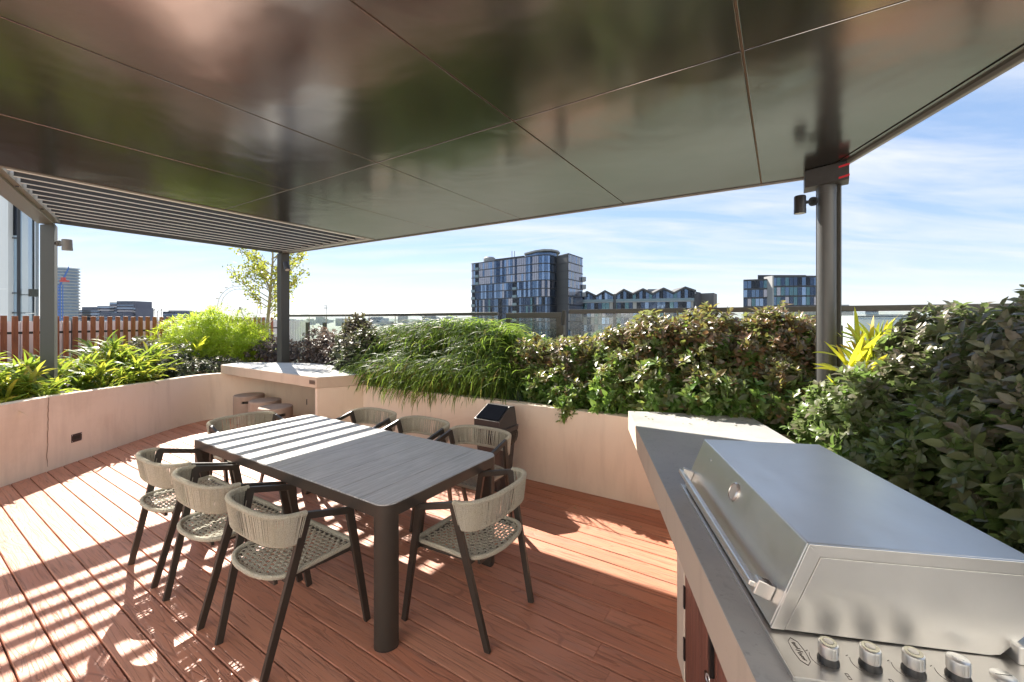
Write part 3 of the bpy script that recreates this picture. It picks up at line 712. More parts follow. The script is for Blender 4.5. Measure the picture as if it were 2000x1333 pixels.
for sx, sy, X_, Y_ in ((1,1,tx1,ty1),(0,1,tx0,ty1),(0,0,tx0,ty0),(1,0,tx1,ty0)):
    s_ = .098; lx0, lx1 = (X_-s_, X_-.002) if sx else (X_+.002, X_+s_); ly0, ly1 = (Y_-s_, Y_-.002) if sy else (Y_+.002, Y_+s_)
    pts = []
    for cxx, cyy, a0, rr_ in ((1,1,0,(sx and sy)),(0,1,90,((not sx) and sy)),(0,0,180,((not sx) and (not sy))),(1,0,270,(sx and not sy))):
        r_ = .076 if rr_ else .014
        c_ = (lx1-r_ if cxx else lx0+r_, ly1-r_ if cyy else ly0+r_)
        for i in range(9): a = R(a0+90*i/8); pts.append((c_[0]+r_*math.cos(a), c_[1]+r_*math.sin(a)))
    mk('leg', MB().prism(pts, .008, .683), M['frame'], tab, True)
    mk('foot', MB().prism([(p[0]*.96+(lx0+lx1)/2*.04, p[1]*.96+(ly0+ly1)/2*.04) for p in pts], 0, .008), M['black'], tab)

# ================================================================== CHAIR
def rope_tube(path, r, turns):
    pts = []; rad = []; n = turns*2
    P_ = [Vector(p) for p in path]; L = [0]
    for a, b in zip(P_, P_[1:]): L.append(L[-1]+(b-a).length)
    for i in range(n+1):
        s = L[-1]*i/n; k2 = 0
        while k2 < len(L)-2 and L[k2+1] < s: k2 += 1
        f = (s-L[k2])/max(1e-6, L[k2+1]-L[k2]); pts.append(P_[k2].lerp(P_[k2+1], f)); rad.append(r*(1.0 if i % 2 else .86)*random.uniform(.97, 1.05))
    return MB().tube(pts, rad, 8)
def make_chair(loc, rz, label):
    t = thing('rope_chair', label, 'chair', loc, rz, 'rope chairs around the dining table')
    for s in (-1, 1):
        mk('leg', MB().bar((s*.287,.152,.668), (s*.283,.272,0), .023, .043, (0,1,0), .020, .034), M['frame'], t, bevel=.002)
        mk('leg', MB().bar((s*.281,-.080,.742), (s*.222,-.262,0), .023, .043, (0,1,0), .020, .034), M['frame'], t, bevel=.002)
        mk('armrest', MB().bar((s*.281,-.095,.733), (s*.287,.174,.660), .024, .034, (0,0,1)), M['frame'], t, bevel=.003)
        sf = MB().bar((s*.286,.190,.436), (s*.243,.190,.436), .02, .028).bar((s*.256,-.155,.436), (s*.20,-.155,.436), .02, .028)
        sf.bar((s*.244,.19,.436), (s*.215,-.15,.436), .02, .026)
        mk('seat_frame', sf, M['frame'], t, bevel=.002)
    mk('crossbar', MB().bar((-.244,.19,.436), (.244,.19,.436), .02, .026).bar((-.21,-.195,.432), (.21,-.195,.432), .018, .020), M['frame'], t, bevel=.002)
    # back band
    def bc(th, low):
        e = .72; c, s_ = math.cos(th), math.sin(th)
        x = math.copysign(abs(c)**e, c); y = abs(s_)**e
        if low: return (.268*x, -.118-.112*y, .612 + .004*y)
        return (.284*x, -.088-.165*y, .744 + .014*y)
    th = [math.pi*i/60 for i in range(61)]
    th = [math.pi/2-math.copysign(abs(1-2*i/60)**.86, 1-2*i/60)*math.pi/2 for i in range(61)]
    mk('back_rail', rope_tube([bc(a, False) for a in th], .0150, 130), M['rope'], t, True)
    lowr = rope_tube([bc(a, True) for a in th], .0125, 140); mk('back_rail', lowr, M['rope'], t, True)
    cords = MB(); N = 104; q = random.Random(4)
    for lay, off_ in ((0, .012), (1, -.010)):
        for i in range(N):
            if lay and q.random() < .35: continue
            a = math.pi*(i+.5+q.uniform(-.28,.28))/N; b = math.pi*(i+.5+q.uniform(-.30,.30))/N
            p = Vector(bc(a, False)); r_ = Vector(bc(b, True)); out = Vector((p.x, p.y+.1, 0)).normalized()
            cords.bar(r_+out*off_*.9, p+out*off_, (.0047 if lay == 0 else .0038)*q.uniform(.75,1.2), .0042, tuple(out))
    for s in (-1, 1):
        for k2 in range(14):
            f = k2/13; a = Vector(bc(0 if s > 0 else math.pi, False)).lerp(Vector(bc(0 if s > 0 else math.pi, True)), f)
    mk('woven_back', cords, M['rope'], t)
    # seat
    def hw(y):
        if y > -.05: return .236 + .008*(y/.22)
        k2 = (-.05-y)/.195; return .236*(max(0, 1-k2**4))**.5
    yb, yf = -.243, .222; outl = []
    for i in range(41): y = yf + (yb-yf)*math.sin(math.pi/2*i/40); outl.append((hw(y), y))
    path = [(-.236,yf,.452)]+[(x, y, .452) for x, y in outl]+[(-x, y, .452) for x, y in outl[::-1]]
    mk('seat_rim', rope_tube(path, .0135, 230), M['rope'], t, True)
    wv = MB(); nx, ny = 19, 18
    def sag(x, y): return .450 - .010*max(0, 1-(x/.24)**2)*max(0, 1-((y+.01)/.24)**2)
    for j in range(ny):
        y = yb+.020+(yf-yb-.034)*j/(ny-1); w = hw(y)-.006
        if w < .03: continue
        for o_ in (-.0032, .0032):
            m_ = max(6, int(w*2/.0115)); pts = [(-w+2*w*i/m_, y+o_+q.uniform(-.0012,.0012), sag(-w+2*w*i/m_, y)+.0035*math.sin((-w+2*w*i/m_)*math.pi/.0225 + j*math.pi)) for i in range(m_+1)]
            wv.tube(pts, .0029, 4, False)
    for i in range(nx):
        x = -.225+.45*i/(nx-1); y0 = yb
        while hw(y0) < abs(x)+.004: y0 += .004
        m_ = max(6, int((yf-y0)/.0115)); dx = .003*math.sin(i*2.1)
        for o_ in (-.0030, .0030):
            pts = [(x+o_+dx*math.sin(k2*.8), y0+(yf-y0)*k2/m_, sag(x, y0+(yf-y0)*k2/m_)-.0035*math.sin((x)*math.pi/.0225+((y0+(yf-y0)*k2/m_-yb)/.0205)*math.pi)) for k2 in range(m_+1)]
            wv.tube(pts, .0027, 4, False)
    mk('woven_seat', wv, M['rope'], t)
    return t
cl = [(2.240, 1.262, 0, 'rope-backed chair nearest the camera, in front of the near long side of the table'),
      (2.895, 1.250, 1.2, 'middle rope-backed chair of the three on the sunlit left side of the table'),
      (3.545, 1.255, -.8, 'rope-backed chair farthest left, beside the bright open deck'),
      (1.515, 1.935, 90.5, 'rope-backed chair alone at the near end of the table, its seat seen whole'),
      (2.105, 2.645, 181, 'rope-backed chair across the table in front of the dark bin'),
      (2.755, 2.640, 179, 'middle rope-backed chair of the three on the far side of the table'),
      (3.445, 2.640, 180, 'rope-backed chair on the far side nearest the bar end panel'),
      (4.185, 1.955, -90, 'rope-backed chair at the far end of the table, in front of the stools')]
ch0 = None
for u, v, a, lb in cl:
    if ch0 is None: ch0 = make_chair(G(u, v), GA+R(a), lb)
    else: dup(ch0, G(u, v), GA+R(a), lb)

# ================================================================== BIN
bx, by = -.165, 4.24
bn = thing('waste_bin', 'dark swing-lid waste bin standing against the peach planter wall', 'bin', (bx, by, 0), GA-R(2))
def taper(w0, d0, z0, w1, d1, z1, r=.03):
    a = rrect(-w0/2, w0/2, -d0/2, d0/2, r, 4); b = rrect(-w1/2, w1/2, -d1/2, d1/2, r, 4); n = len(a)
    return MB().add([(p[0],p[1],z0) for p in a]+[(p[0],p[1],z1) for p in b], [tuple(range(n-1,-1,-1)), tuple(range(n,2*n))]+[(i,(i+1)%n,(i+1)%n+n,i+n) for i in range(n)])
mk('body', taper(.25,.22,0,.325,.28,.575), M['binbody'], bn, True)
mk('rim', taper(.365,.325,.575,.372,.332,.62,.04), M['binbody'], bn, True)
bag = MB(); vs = []; fs = []; N = 60; q = random.Random(8)
for lv, (z, e) in enumerate(((.575,.012),(.545,.02),(.50,.016),(.455,.006))):
    for i in range(N):
        a = 2*math.pi*i/N; c, s_ = math.cos(a), math.sin(a); rr_ = 1/max(abs(c)/(.158+e), abs(s_)/(.136+e)); rr_ *= 1+q.uniform(-.03,.035)*(lv > 0)
        zz = z + (q.uniform(-.03,.02) if lv == 3 else q.uniform(-.006,.006)); vs.append((c*rr_, s_*rr_, zz))
for lv in range(3):
    for i in range(N): fs.append((lv*N+i, lv*N+(i+1)%N, (lv+1)*N+(i+1)%N, (lv+1)*N+i))
mk('bin_liner', MB().add(vs, fs), M['bag'], bn)
hood = MB(); w = .155; prof = [(-.145,.62),(-.155,.70),(.045,.815),(.135,.805),(.145,.62)]
hood.add([(-w*k_, y, z) for (y, z), k_ in zip(prof, (1.05,1,.9,.9,1.05))]+[(w*k_, y, z) for (y, z), k_ in zip(prof, (1.05,1,.9,.9,1.05))], [(4,3,2,1,0),(5,6,7,8,9)]+[(i,(i+1)%5,(i+1)%5+5,i+5) for i in range(5)])
lid = mk('lid', hood, M['binbody'], bn, True, bevel=.006)
mk('flap', MB().add([(-w*.92,-.146,.7075),(w*.92,-.146,.7075),(w*.83,.038,.8135),(-w*.83,.038,.8135),(-w*.92,-.149,.7125),(w*.92,-.149,.7125),(w*.83,.035,.8185),(-w*.83,.035,.8185)], [(3,2,1,0),(4,5,6,7),(0,1,5,4),(1,2,6,5),(2,3,7,6),(3,0,4,7)]), M['binlid'], lid, bevel=.002)

# ================================================================== KITCHEN COUNTER
ko = (C0.x, C0.y, 0)
kc = thing('kitchen_counter', 'grey concrete outdoor kitchen counter with board-fronted cupboard beneath', 'counter', ko)
ZT = .88
mk('counter_slab', MB().prism([CT(0,0), CT(0,4.4), CT(.985,4.4), CT(.985,.02)], ZT-.165, ZT-.002), M['slabside'], kc, off=ko, bevel=.003)
mk('counter_top', MB().prism([CT(.002,.002), CT(.002,4.4), CT(.983,4.4), CT(.983,.022)], ZT-.004, ZT), M['concrete'], kc, off=ko, bevel=.0012)
s1 = (C0-Vector((.828,2.096))).dot(W); a1 = (Vector((.828,2.096))-C0).dot(WP)
mk('pier', MB().prism([CT(a1,s1), CT(a1,s1+.15), CT(a1+.44,s1+.15), CT(a1+.44,s1)], -.03, ZT-.167), M['render'], kc, off=ko, bevel=.004)
mk('carcass', MB().prism([CT(a1+.03,s1+.152), CT(a1+.03,4.4), CT(.98,4.4), CT(.98,s1+.152)], -.03, ZT-.168), M['render'], kc, off=ko)
for i, (sa, sb_) in enumerate(((s1+.158, s1+.62), (s1+.632, s1+1.1), (s1+1.112, s1+1.6))):
    db = MB(); nbq = 5; hh = (ZT-.185-.02)/nbq; wq = (sb_-sa)/4
    for k2 in range(4):
        db.prism([CT(a1+.004, sa+wq*k2+.001), CT(a1+.004, sa+wq*(k2+1)-.001), CT(a1+.026, sa+wq*(k2+1)-.001), CT(a1+.026, sa+wq*k2+.001)], .02, ZT-.19, (rb.random(), rb.random()))
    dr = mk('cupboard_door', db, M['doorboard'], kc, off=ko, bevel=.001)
    side = sa if i % 2 == 0 else sb_
    for z in (.16, .40, .60):
        sd_ = 1 if i % 2 == 0 else -1
        mk('hinge', MB().prism([CT(a1-.004, side-.008*sd_), CT(a1-.004, side+.010*sd_), CT(a1+.0035, side+.010*sd_), CT(a1+.0035, side-.008*sd_)], z-.05, z+.05), M['black'], dr, off=ko, bevel=.001)
    if i == 0:
        mk('bolt_plate', MB().prism([CT(a1-.006, sb_-.11), CT(a1-.006, sb_+.04), CT(a1+.0035, sb_+.04), CT(a1+.0035, sb_-.11)], .32, .352), simple('bolt_brown', (.10,.07,.05), .4, .6), dr, off=ko, bevel=.001)
        mk('latch_handle', MB().prism([CT(a1-.012, sb_-.035), CT(a1-.012, sb_-.012), CT(a1+.0035, sb_-.012), CT(a1+.0035, sb_-.035)], .40, .56), M['black'], dr, off=ko, bevel=.002)
        c_ = Vector(CT(a1-.014, sb_-.03)); rg = [(c_.x+.0*k2, c_.y+.014*math.cos(k2*math.pi/5), .385+.014*math.sin(k2*math.pi/5)) for k2 in range(11)]
        mk('shackle', MB().tube(rg, .003, 6), M['knob'], dr, True, off=ko)

# ================================================================== BARBECUE
qa = -math.atan2(W.x, W.y)
bb = thing('barbecue', 'brushed stainless barbecue with angular hood, long handle and four worn knobs', 'barbecue', (.668, 1.078, ZT), qa)
Lh = .95; zt = .239
def prof_prism(prof, y0, y1): 
    n = len(prof); return MB().add([(a, y0, z) for a, z in prof]+[(a, y1, z) for a, z in prof], [tuple(range(n)), tuple(range(2*n-1, n-1, -1))]+[(i, i+n, (i+1)%n+n, (i+1)%n) for i in range(n)])
hp = [(0,.014),(.090,zt),(.585,zt),(.612,.13),(.50,.014)]
hoodo = mk('hood', prof_prism(hp, .006, Lh), M['steel'], bb, bevel=.004, seg=3)
# rim frame on the near end: two mitred strips, panel set back inside them
rw = .030
def sub(a, b): return (a[0]-b[0], a[1]-b[1])
in0 = (hp[0][0]+rw*1.05, .014); in1 = (hp[1][0]+rw*.80, zt-rw); in2 = (hp[2][0], zt-rw)
for pr_ in ([hp[0], hp[1], in1, in0], [hp[1], hp[2], (hp[2][0]+.008, zt-rw), in1]):
    mk('hood_rim', prof_prism(pr_, -.002, .0055), M['steel'], hoodo, bevel=.0008)
ep = [(in0[0]+.002,.014),(in1[0]+.0025,in1[1]-.002),(hp[2][0]+.006,zt-rw-.002),(.610,.13),(.50,.014),(.478,.010)]
mk('side_panel', prof_prism(ep, -.0005, .004), M['steel'], hoodo, bevel=.0008)
cp = MB().box(-.010, .98, -.146, Lh+.02, .0005, .008)
cpn = mk('control_panel', cp, M['steeldark'], bb, bevel=.0025, seg=3)
mk('panel_lip', MB().box(-.0135,-.0105,-.149,Lh+.02,.0005,.0115).box(-.0105,.98,-.1495,-.1463,.0005,.0115), M['steel'], bb, bevel=.001)
mk('side_tray', MB().box(.52,.80,-.02,.3,.008,.05), M['steel'], bb, bevel=.003)
# handle
hy0, hy1 = .055, .905; sl = Vector((.09, 0, zt-.014)).normalized(); on = Vector((-sl.z, 0, sl.x))
def hpnt(y, s, off): f = Vector((s*.09, y, .014+(zt-.014)*s)); return f+on*off
ha = mk('handle', MB().bar(hpnt(hy0-.006,.27,.052), hpnt(hy1+.006,.27,.052), .016, .022, tuple(on)), M['knob'], bb, bevel=.003)
for y in (hy0, hy1): mk('handle_bracket', MB().bar(hpnt(y,.27,.001), hpnt(y,.27,.047), .042, .028, (0,1,0)), M['steel'], ha, bevel=.003)
stk = MB()
for k2 in range(7):
    s0 = hpnt(hy0-.016+k2*.0045, .27, .010) + sl*.0215; stk.bar(s0, s0+on*(.022 if k2 % 3 else .012), .0022, .0006, tuple(sl))
mk('serial_sticker', stk, M['marking'], ha)
# thermometer
th_c = hpnt(.465, .74, 0); rot = Vector((0,0,1)).rotation_difference(on).to_matrix().to_4x4()
tm = mk('thermometer', MB().lathe([(.034,0),(.034,.006),(.030,.009),(.028,.006)], n=32).xform(Matrix.Translation(th_c) @ rot), M['knob'], bb, True)
mk('dial', MB().lathe([(.027,.0062),(.027,.0068)], n=24).xform(Matrix.Translation(th_c) @ rot), simple('dial_face', (.55,.54,.5), .3), tm)
mk('hood_screw', MB().lathe([(.006,0),(.006,.002),(.002,.003)], n=10).xform(Matrix.Translation(hpnt(.78,.80,0)) @ rot), M['steeldark'], hoodo)
for k2 in range(4):
    x = .090+.0868*k2; y = -.085
    kb = mk('knob', MB().lathe([(0.0193,.016),(0.0202,.020),(0.0202,.040),(0.0193,.044),(0.0163,.046)], (x, y, .0085), 40), M['knob'], bb, True)
    mk('knob_collar', MB().lathe([(0.0219,0),(0.0219,.006),(0.0172,.0165)], (x, y, .0082), 32), M['black'], kb, True)
    if k2 < 3: mk('knob_ring', MB().lathe([(0.0168,.0462),(0.0168,.0475),(0.0103,.0475),(0.0099,.0462)], (x, y, .0085), 32), M['knobcap'], kb, True)
    mk('knob_cap', MB().lathe([(0.0096,.0463),(0.0096,.0480),(0.0052,.0485)], (x, y, .0085), 24), M['steeldark'] if k2 < 3 else M['knob'], kb, True)
    for gx in (x-.003, x+.004): mk('grip_line', MB().box(gx, gx+.0015, y-.0213, y-.0198, .028, .050), M['steel'], kb)
    mg = MB(); 
    for i in range(6): a = R(150+i*12); b = R(150+i*12+10); mg.bar((x+.034*math.cos(a), y+.034*math.sin(a)+.006, .0083), (x+.034*math.cos(b), y+.034*math.sin(b)+.006, .0083), .0012, .0006)
    mg.bar((x-.036,y+.026,.0083),(x-.030,y+.030,.0083),.0012,.0006)
    for (dx0,dy0,dx1,dy1) in ((.018,-.030,.018,-.046),(.024,-.030,.024,-.046),(.018,-.030,.024,-.030),(.018,-.046,.024,-.046),(.018,-.038,.024,-.038)): mg.bar((x+dx0,y+dy0,.0083),(x+dx1,y+dy1,.0083),.0010,.0006)
    mk('control_marking', mg, M['marking'], bb)
mk('igniter_button', MB().lathe([(.022,0),(.022,.004),(.018,.0065)], (.452, -.066, .0082), 32), M['knob'], bb, True)
mk('igniter_slot', MB().box(.436,.468,-.0668,-.0652,.0147,.0151), M['black'], bb)
# badge: elongated diamond with two words
bg = MB(); dc = (.038, -.062)
dia = [(dc[0]+x*1.0, dc[1]+y) for x, y in ((.0,.043),(.011,.030),(.0135,.006),(.0135,-.006),(.011,-.030),(.0,-.043),(-.011,-.030),(-.0135,-.006),(-.0135,.006),(-.011,.030))]
for i in range(10): a = dia[i]; b = dia[(i+1)%10]; bg.bar((*a,.0084), (*b,.0084), .0012, .0008)
bg.bar((dc[0]-.006,dc[1]+.003,.0084),(dc[0]+.008,dc[1]-.002,.0084),.001,.0008)
bdg = mk('badge', bg, M['marking'], bb)
text('badge_lettering', 'Beef', .0125, M['marking'], bdg, (dc[0], dc[1]+.017, .0084), (0,0,R(-80)), .0003)
text('badge_lettering', 'Eater', .0125, M['marking'], bdg, (dc[0], dc[1]-.017, .0084), (0,0,R(-80)), .0003)

# ================================================================== TIMBER FENCE + PARAPET
f0 = Vector((-8.3, 6.76)); fdv = Vector((.36, .93)).normalized(); fnv = Vector((fdv.y, -fdv.x))
tf = thing('timber_fence', 'red-brown timber slat fence on a dark rail behind the left planting', 'fence', (f0.x, f0.y, 0)); fo = (f0.x, f0.y, 0)
k = -6
sm = None
for k in range(-8, 40):
    p = f0+fdv*(.125*k+.01); 
    if sm is None:
        sm = mk('slat', MB().prism([tuple(p), tuple(p+fdv*.072), tuple(p+fdv*.072-fnv*.02), tuple(p-fnv*.02)], .75, 1.755), M['timber'], tf, off=fo, bevel=.002); base_p = p
    else:
        c = sm.copy(); COL.objects.link(c); c.parent = tf; c.location = (p.x-base_p.x, p.y-base_p.y, random.uniform(-.004,.004))
a = f0-fdv*1.2-fnv*.022; b = f0+fdv*5.2-fnv*.022
mk('rail', MB().prism([tuple(a), tuple(b), tuple(b-fnv*.03), tuple(a-fnv*.03)], 1.45, 1.49), M['black'], tf, off=fo)
for s_ in (-.6, .9, 2.4, 3.9):
    p = f0+fdv*s_-fnv*.055; mk('post', MB().prism([tuple(p), tuple(p+fdv*.05), tuple(p+fdv*.05-fnv*.05), tuple(p-fnv*.05)], .6, 1.70), M['black'], tf, off=fo)
pw = thing('parapet_wall', 'white ribbed metal parapet just behind the timber slat fence', 'wall', (f0.x, f0.y, 0)); pm = MB()
for i in range(90):
    a = f0+fdv*(-1.6+.09*i)-fnv*.42; pm.prism([tuple(a), tuple(a+fdv*.078), tuple(a+fdv*.078-fnv*.04), tuple(a-fnv*.04)], .5, 1.665)
a = f0-fdv*1.6-fnv*.45; b = f0+fdv*6.5-fnv*.45; pm.prism([tuple(a), tuple(b), tuple(b-fnv*.05), tuple(a-fnv*.05)], .5, 1.66)
mk('ribbed_panel', pm, M['white'], pw, off=fo)

# ================================================================== GLASS BALUSTRADE
VB = 5.2; ZR = 1.79
def gthing(name, label, cat, u, v, group=None): return thing(name, label, cat, G(u, v), GA, group)
us_l = [9.3, 8.56, 7.95, 7.30, 6.58, 5.86, 5.14, 4.42, 3.60]
bal = gthing('glass_balustrade', 'glass balustrade with slim handrail left of the gate, behind the long grass', 'balustrade', us_l[0], VB)
def lx(u, u0): return -(u-u0)
def balus(th, u0, us_, zr, fins=True, th_=.05):
    mk('handrail', MB().box(lx(us_[0],u0), lx(us_[-1],u0), -.025, .025, zr-th_/2, zr+th_/2), M['railmetal'], th, bevel=.006)
    for a, b in zip(us_, us_[1:]):
        mk('glass_panel', MB().box(lx(a,u0)+.006, lx(b,u0)-.006, -.006, .006, .72, zr-th_/2-.004), M['glass'], th)
    if fins:
        for a in us_[1:-1]:
            mk('clamp_fin', MB().box(lx(a,u0)-.048, lx(a,u0)+.048, -.05, -.010, .3, 1.635), M['railmetal'], th, bevel=.003)
            mk('glass_seam', MB().box(lx(a,u0)-.003, lx(a,u0)+.003, -.008, .008, 1.636, zr-th_/2-.004), M['lens'], th)
balus(bal, us_l[0], us_l, ZR-.01)
us_r = [2.42, 1.466, .50, -.46, -1.42, -2.4]
balr = gthing('glass_balustrade', 'glass balustrade with thick dark handrail right of the gate, behind the reddish shrubs', 'balustrade', us_r[0], VB)
balus(balr, us_r[0], us_r, ZR+.01, th_=.055)
gt = gthing('glass_gate', 'dark framed glass gate with a latch in the roof terrace balustrade', 'gate', 3.42, VB-.03)
W2 = 3.42-2.52
mk('gate_frame', MB().box(0,W2,-.03,.03,ZR-.075,ZR).box(0,.07,-.03,.03,.7,ZR-.0755).box(W2-.075,W2,-.03,.03,.7,ZR-.0755), M['railmetal'], gt, bevel=.004)
mk('glass_panel', MB().box(.072,W2-.077,-.005,.005,.72,ZR-.078), M['glass'], gt)
mk('latch', MB().box(W2-.02,W2+.065,-.085,-.031,1.48,1.62).box(W2-.035,W2+.01,-.095,-.086,1.50,1.515).box(W2-.035,W2+.01,-.095,-.086,1.575,1.59), M['railmetal'], gt, bevel=.004)
mk('gate_post', MB().box(W2+.015,W2+.055,-.028,.028,.5,ZR+.03), M['post'], gt, bevel=.004)

# ================================================================== PLANTING
B0 = .66
def cluster_centers(blobs, n, sc=(.8, 1.2)):
    p, _ = blob_points(blobs, n, .25, 1.0, .1, B0); return [(a[0], a[1], a[2], random.uniform(*sc)) for a in p]
# strap-leaved (fan) plants in the left bed
strap_clump('fan_leaf_plant', 'bright yellow-green strappy plant at the far left, left of the square post', (-5.95, 4.75, B0), cluster_centers([(-5.85,4.55,.86,.55,.6,.34),(-6.2,5.1,.90,.5,.5,.34),(-5.62,4.2,.80,.35,.5,.25),(-5.5,4.7,.78,.25,.6,.16)], 125), 13, .33, .038, M['leaf_strap'], (10, 75), (-50, 20), K=5, jit=.02, newf=.3)
strap_clump('fan_leaf_plant', 'bright yellow-green strappy plant right of the left square post', (-6.05, 6.1, B0), cluster_centers([(-5.95,5.75,.88,.5,.5,.34),(-6.05,6.35,.93,.5,.55,.36),(-5.65,6.2,.84,.3,.4,.25),(-6.3,5.5,.92,.4,.4,.33),(-5.55,5.9,.78,.2,.6,.15)], 130), 13, .33, .036, M['leaf_strap'], (10, 75), (-50, 20), K=5, jit=.02, newf=.3)
strap_clump('grass_tuft', 'thin light green grass tuft at the edge of the left wall, below the strappy plants', (-5.42, 4.55, .7), [(-5.40,4.35,.70,1),(-5.42,4.6,.70,1),(-5.41,4.48,.69,.8)], 90, .24, .006, M['leaf_yellow'], (40, 85), (-30, 40), jit=.05)
strap_clump('grass_tuft', 'thin grass tuft by the left wall between the strappy plant and dark shrub', (-5.5, 5.75, .7), [(-5.46,5.6,.70,1),(-5.47,5.8,.70,1)], 80, .30, .007, M['leaf_strap'], (45, 85), (-30, 40), jit=.06)
shrub('dark_shrub', 'dark leafy shrub between the strappy plant and the low mound in the left bed', (-6.2, 7.1, B0), [(-6.25,7.05,1.0,.42,.4,.36),(-5.95,6.95,.85,.35,.35,.25),(-6.2,7.5,.95,.45,.4,.3)], 900, .075, M['leaf_dark'], 6, newz=(.95,1.5), new=.6, full=False)
shrub('dark_shrub', 'low dark mounded shrub beside the left end of the bar top', (-5.55, 7.6, B0), [(-5.65,7.35,.80,.33,.33,.18),(-5.35,7.75,.80,.4,.35,.20),(-5.9,7.8,.82,.4,.4,.2)], 850, .06, M['leaf_dark'], 6, newz=(.8,1.1), new=.8, full=False)
strap_clump('fan_leaf_plant', 'single bright strappy tuft poking out of the dark shrub in the left bed', (-6.05, 7.9, 1.0), [(-5.95,7.9,1.1,1),(-6.15,8.0,1.15,1)], 14, .38, .032, M['leaf_yellow'], (10, 75), (-40, 20), jit=.03)
shrub('feathery_bush', 'large lime-green feathery bush in front of the end of the timber fence', (-6.1, 8.8, B0), [(-6.7,8.7,1.30,.55,.55,.45),(-6.15,8.75,1.4,.55,.55,.50),(-5.6,8.7,1.25,.5,.5,.5),(-6.2,8.3,1.05,.8,.4,.4),(-5.45,8.6,1.0,.45,.4,.35),(-6.35,8.8,1.65,.25,.25,.28)], 3600, .11, M['leaf_fine'], 9, full=False, wr=.15, up=.9, lump=.16, nst=70, r0=.012, spread=.5)
# young tree
tr = thing('young_tree', 'slim young tree with sparse yellow-green leaves behind the middle post', 'tree', (-5.72, 9.75, B0)); to = (-5.72, 9.75, B0); tm_ = MB(); tips = []
tk = [(-5.74,9.75,B0),(-5.72,9.75,1.5),(-5.66,9.75,2.2),(-5.60,9.76,3.0),(-5.57,9.75,4.1)]
tm_.tube(tk, [.045,.04,.03,.022,.008], 8)
q = random.Random(12)
for i in range(34):
    z = q.uniform(1.55, 3.9); f = (z-B0)/3.4; x = -5.73+.15*f; a = q.uniform(0, 6.28) if i > 8 else q.choice([0, math.pi])+q.uniform(-.4,.4); L_ = q.uniform(.45, 1.0)*(1.15-.55*abs(f-.45)); e = q.uniform(.5, 1.0)
    p0 = Vector((x, 9.75, z)); p1 = p0+Vector((math.cos(a)*L_*.5, math.sin(a)*L_*.5, L_*.42*e)); p2 = p0+Vector((math.cos(a)*L_*.95, math.sin(a)*L_*.95, L_*.95*e))
    tm_.tube([p0, p1, p2], [.012,.008,.003], 5)
    for t_ in (.4,.55,.65,.75,.85,.93,1.0):
        c_ = p0.lerp(p2, t_) if t_ > .6 else p0.lerp(p1, t_*2); tips.append((c_.x, c_.y, c_.z))
mk('trunk', tm_, M['barkpale'], tr, True, off=to)
tips = np.array(tips); per = 13; c = np.repeat(np.arange(len(tips)), per); m = len(c)
pos = tips[c]+RNG.normal(0, .055, (m, 3)); d = RNG.normal(0, 1, (m, 3))+np.array([0,0,-.1])
v, lo, sz, kk = leaves(pos, d, RNG.normal(0, 1, (m, 3)), RNG.uniform(.05,.10,m), RNG.uniform(.03,.05,m), .2, False)
npmesh('crown', v-np.array(to), lo, sz, np.repeat(np.stack([RNG.uniform(0,1,m), (RNG.uniform(0,1,m) < .2)*.8], 1), kk, 0), M['leaf_tree'], tr)
# purple-grey shrubs behind the bar
shrub('purple_shrub', 'dusty purple shrub just left of the middle post, behind the bar', (-4.85, 8.5, B0), [(-4.95,8.5,.98,.45,.35,.36),(-4.55,8.35,1.0,.3,.3,.35)], 800, .065, M['leaf_grey'], 6, newz=(.7,1.5), new=.8, full=False)
shrub('purple_shrub', 'tall dusty purple-grey shrub right of the middle post, behind the bar', (-3.55, 7.9, B0), [(-3.75,8.1,1.1,.42,.35,.42),(-3.3,7.8,1.05,.42,.4,.40),(-3.05,7.45,.98,.3,.3,.3)], 1900, .065, M['leaf_grey'], 6, newz=(.7,1.5), new=.8, full=False, nst=90)
shrub('dark_shrub', 'dark green shrub spilling over the right end of the bar top', (-2.5, 6.75, B0), [(-2.55,6.95,1.2,.36,.36,.42),(-2.25,6.5,1.1,.38,.35,.40),(-2.45,6.55,.98,.30,.26,.2),(-2.05,6.3,.95,.28,.28,.24),(-2.62,7.1,1.5,.22,.2,.28)], 1900, .08, M['leaf_dark'], 7, newz=(1.1,1.7), new=.9, nst=60)
# long grass
for cs, lb in (([(-2.22,6.96,1.0,.7),(-1.95,6.75,1.15,.9),(-1.7,6.6,1.2,.9),(-1.96,6.2,.80,.8),(-1.7,6.02,.78,.9),(-1.9,6.5,1.0,.8)], 'lower left clump of long drooping grass over the peach wall, next to the bar'),
               ([(-1.45,6.45,1.22,1.0),(-1.2,6.32,1.26,1.0),(-1.0,6.18,1.28,1.0),(-1.42,5.8,.80,1.0),(-1.15,5.65,.78,1.1),(-.92,5.5,.75,1.1),(-1.2,5.98,1.02,1.1)], 'middle clump of long drooping grass hanging furthest down the peach wall'),
               ([(-.78,6.05,1.28,1.0),(-.5,5.88,1.28,1.0),(-.2,5.7,1.22,1.0),(-.65,5.4,.85,1.0),(-.4,5.22,.80,1.0),(-.12,5.1,.78,.9),(-.4,5.5,1.05,1.1),(-.12,5.45,1.0,.9)], 'tall rounded clump of long grass just left of the glass gate')):
    strap_clump('long_grass', lb, (cs[0][0], cs[0][1], B0), cs, 1500, .50, .0125, M['leaf_grass'], (15, 88), (-95, -50), K=7, jit=.13, zr=.25, newf=.10, cat='ornamental grass', group='long grass clumps along the wall', powr=.85)
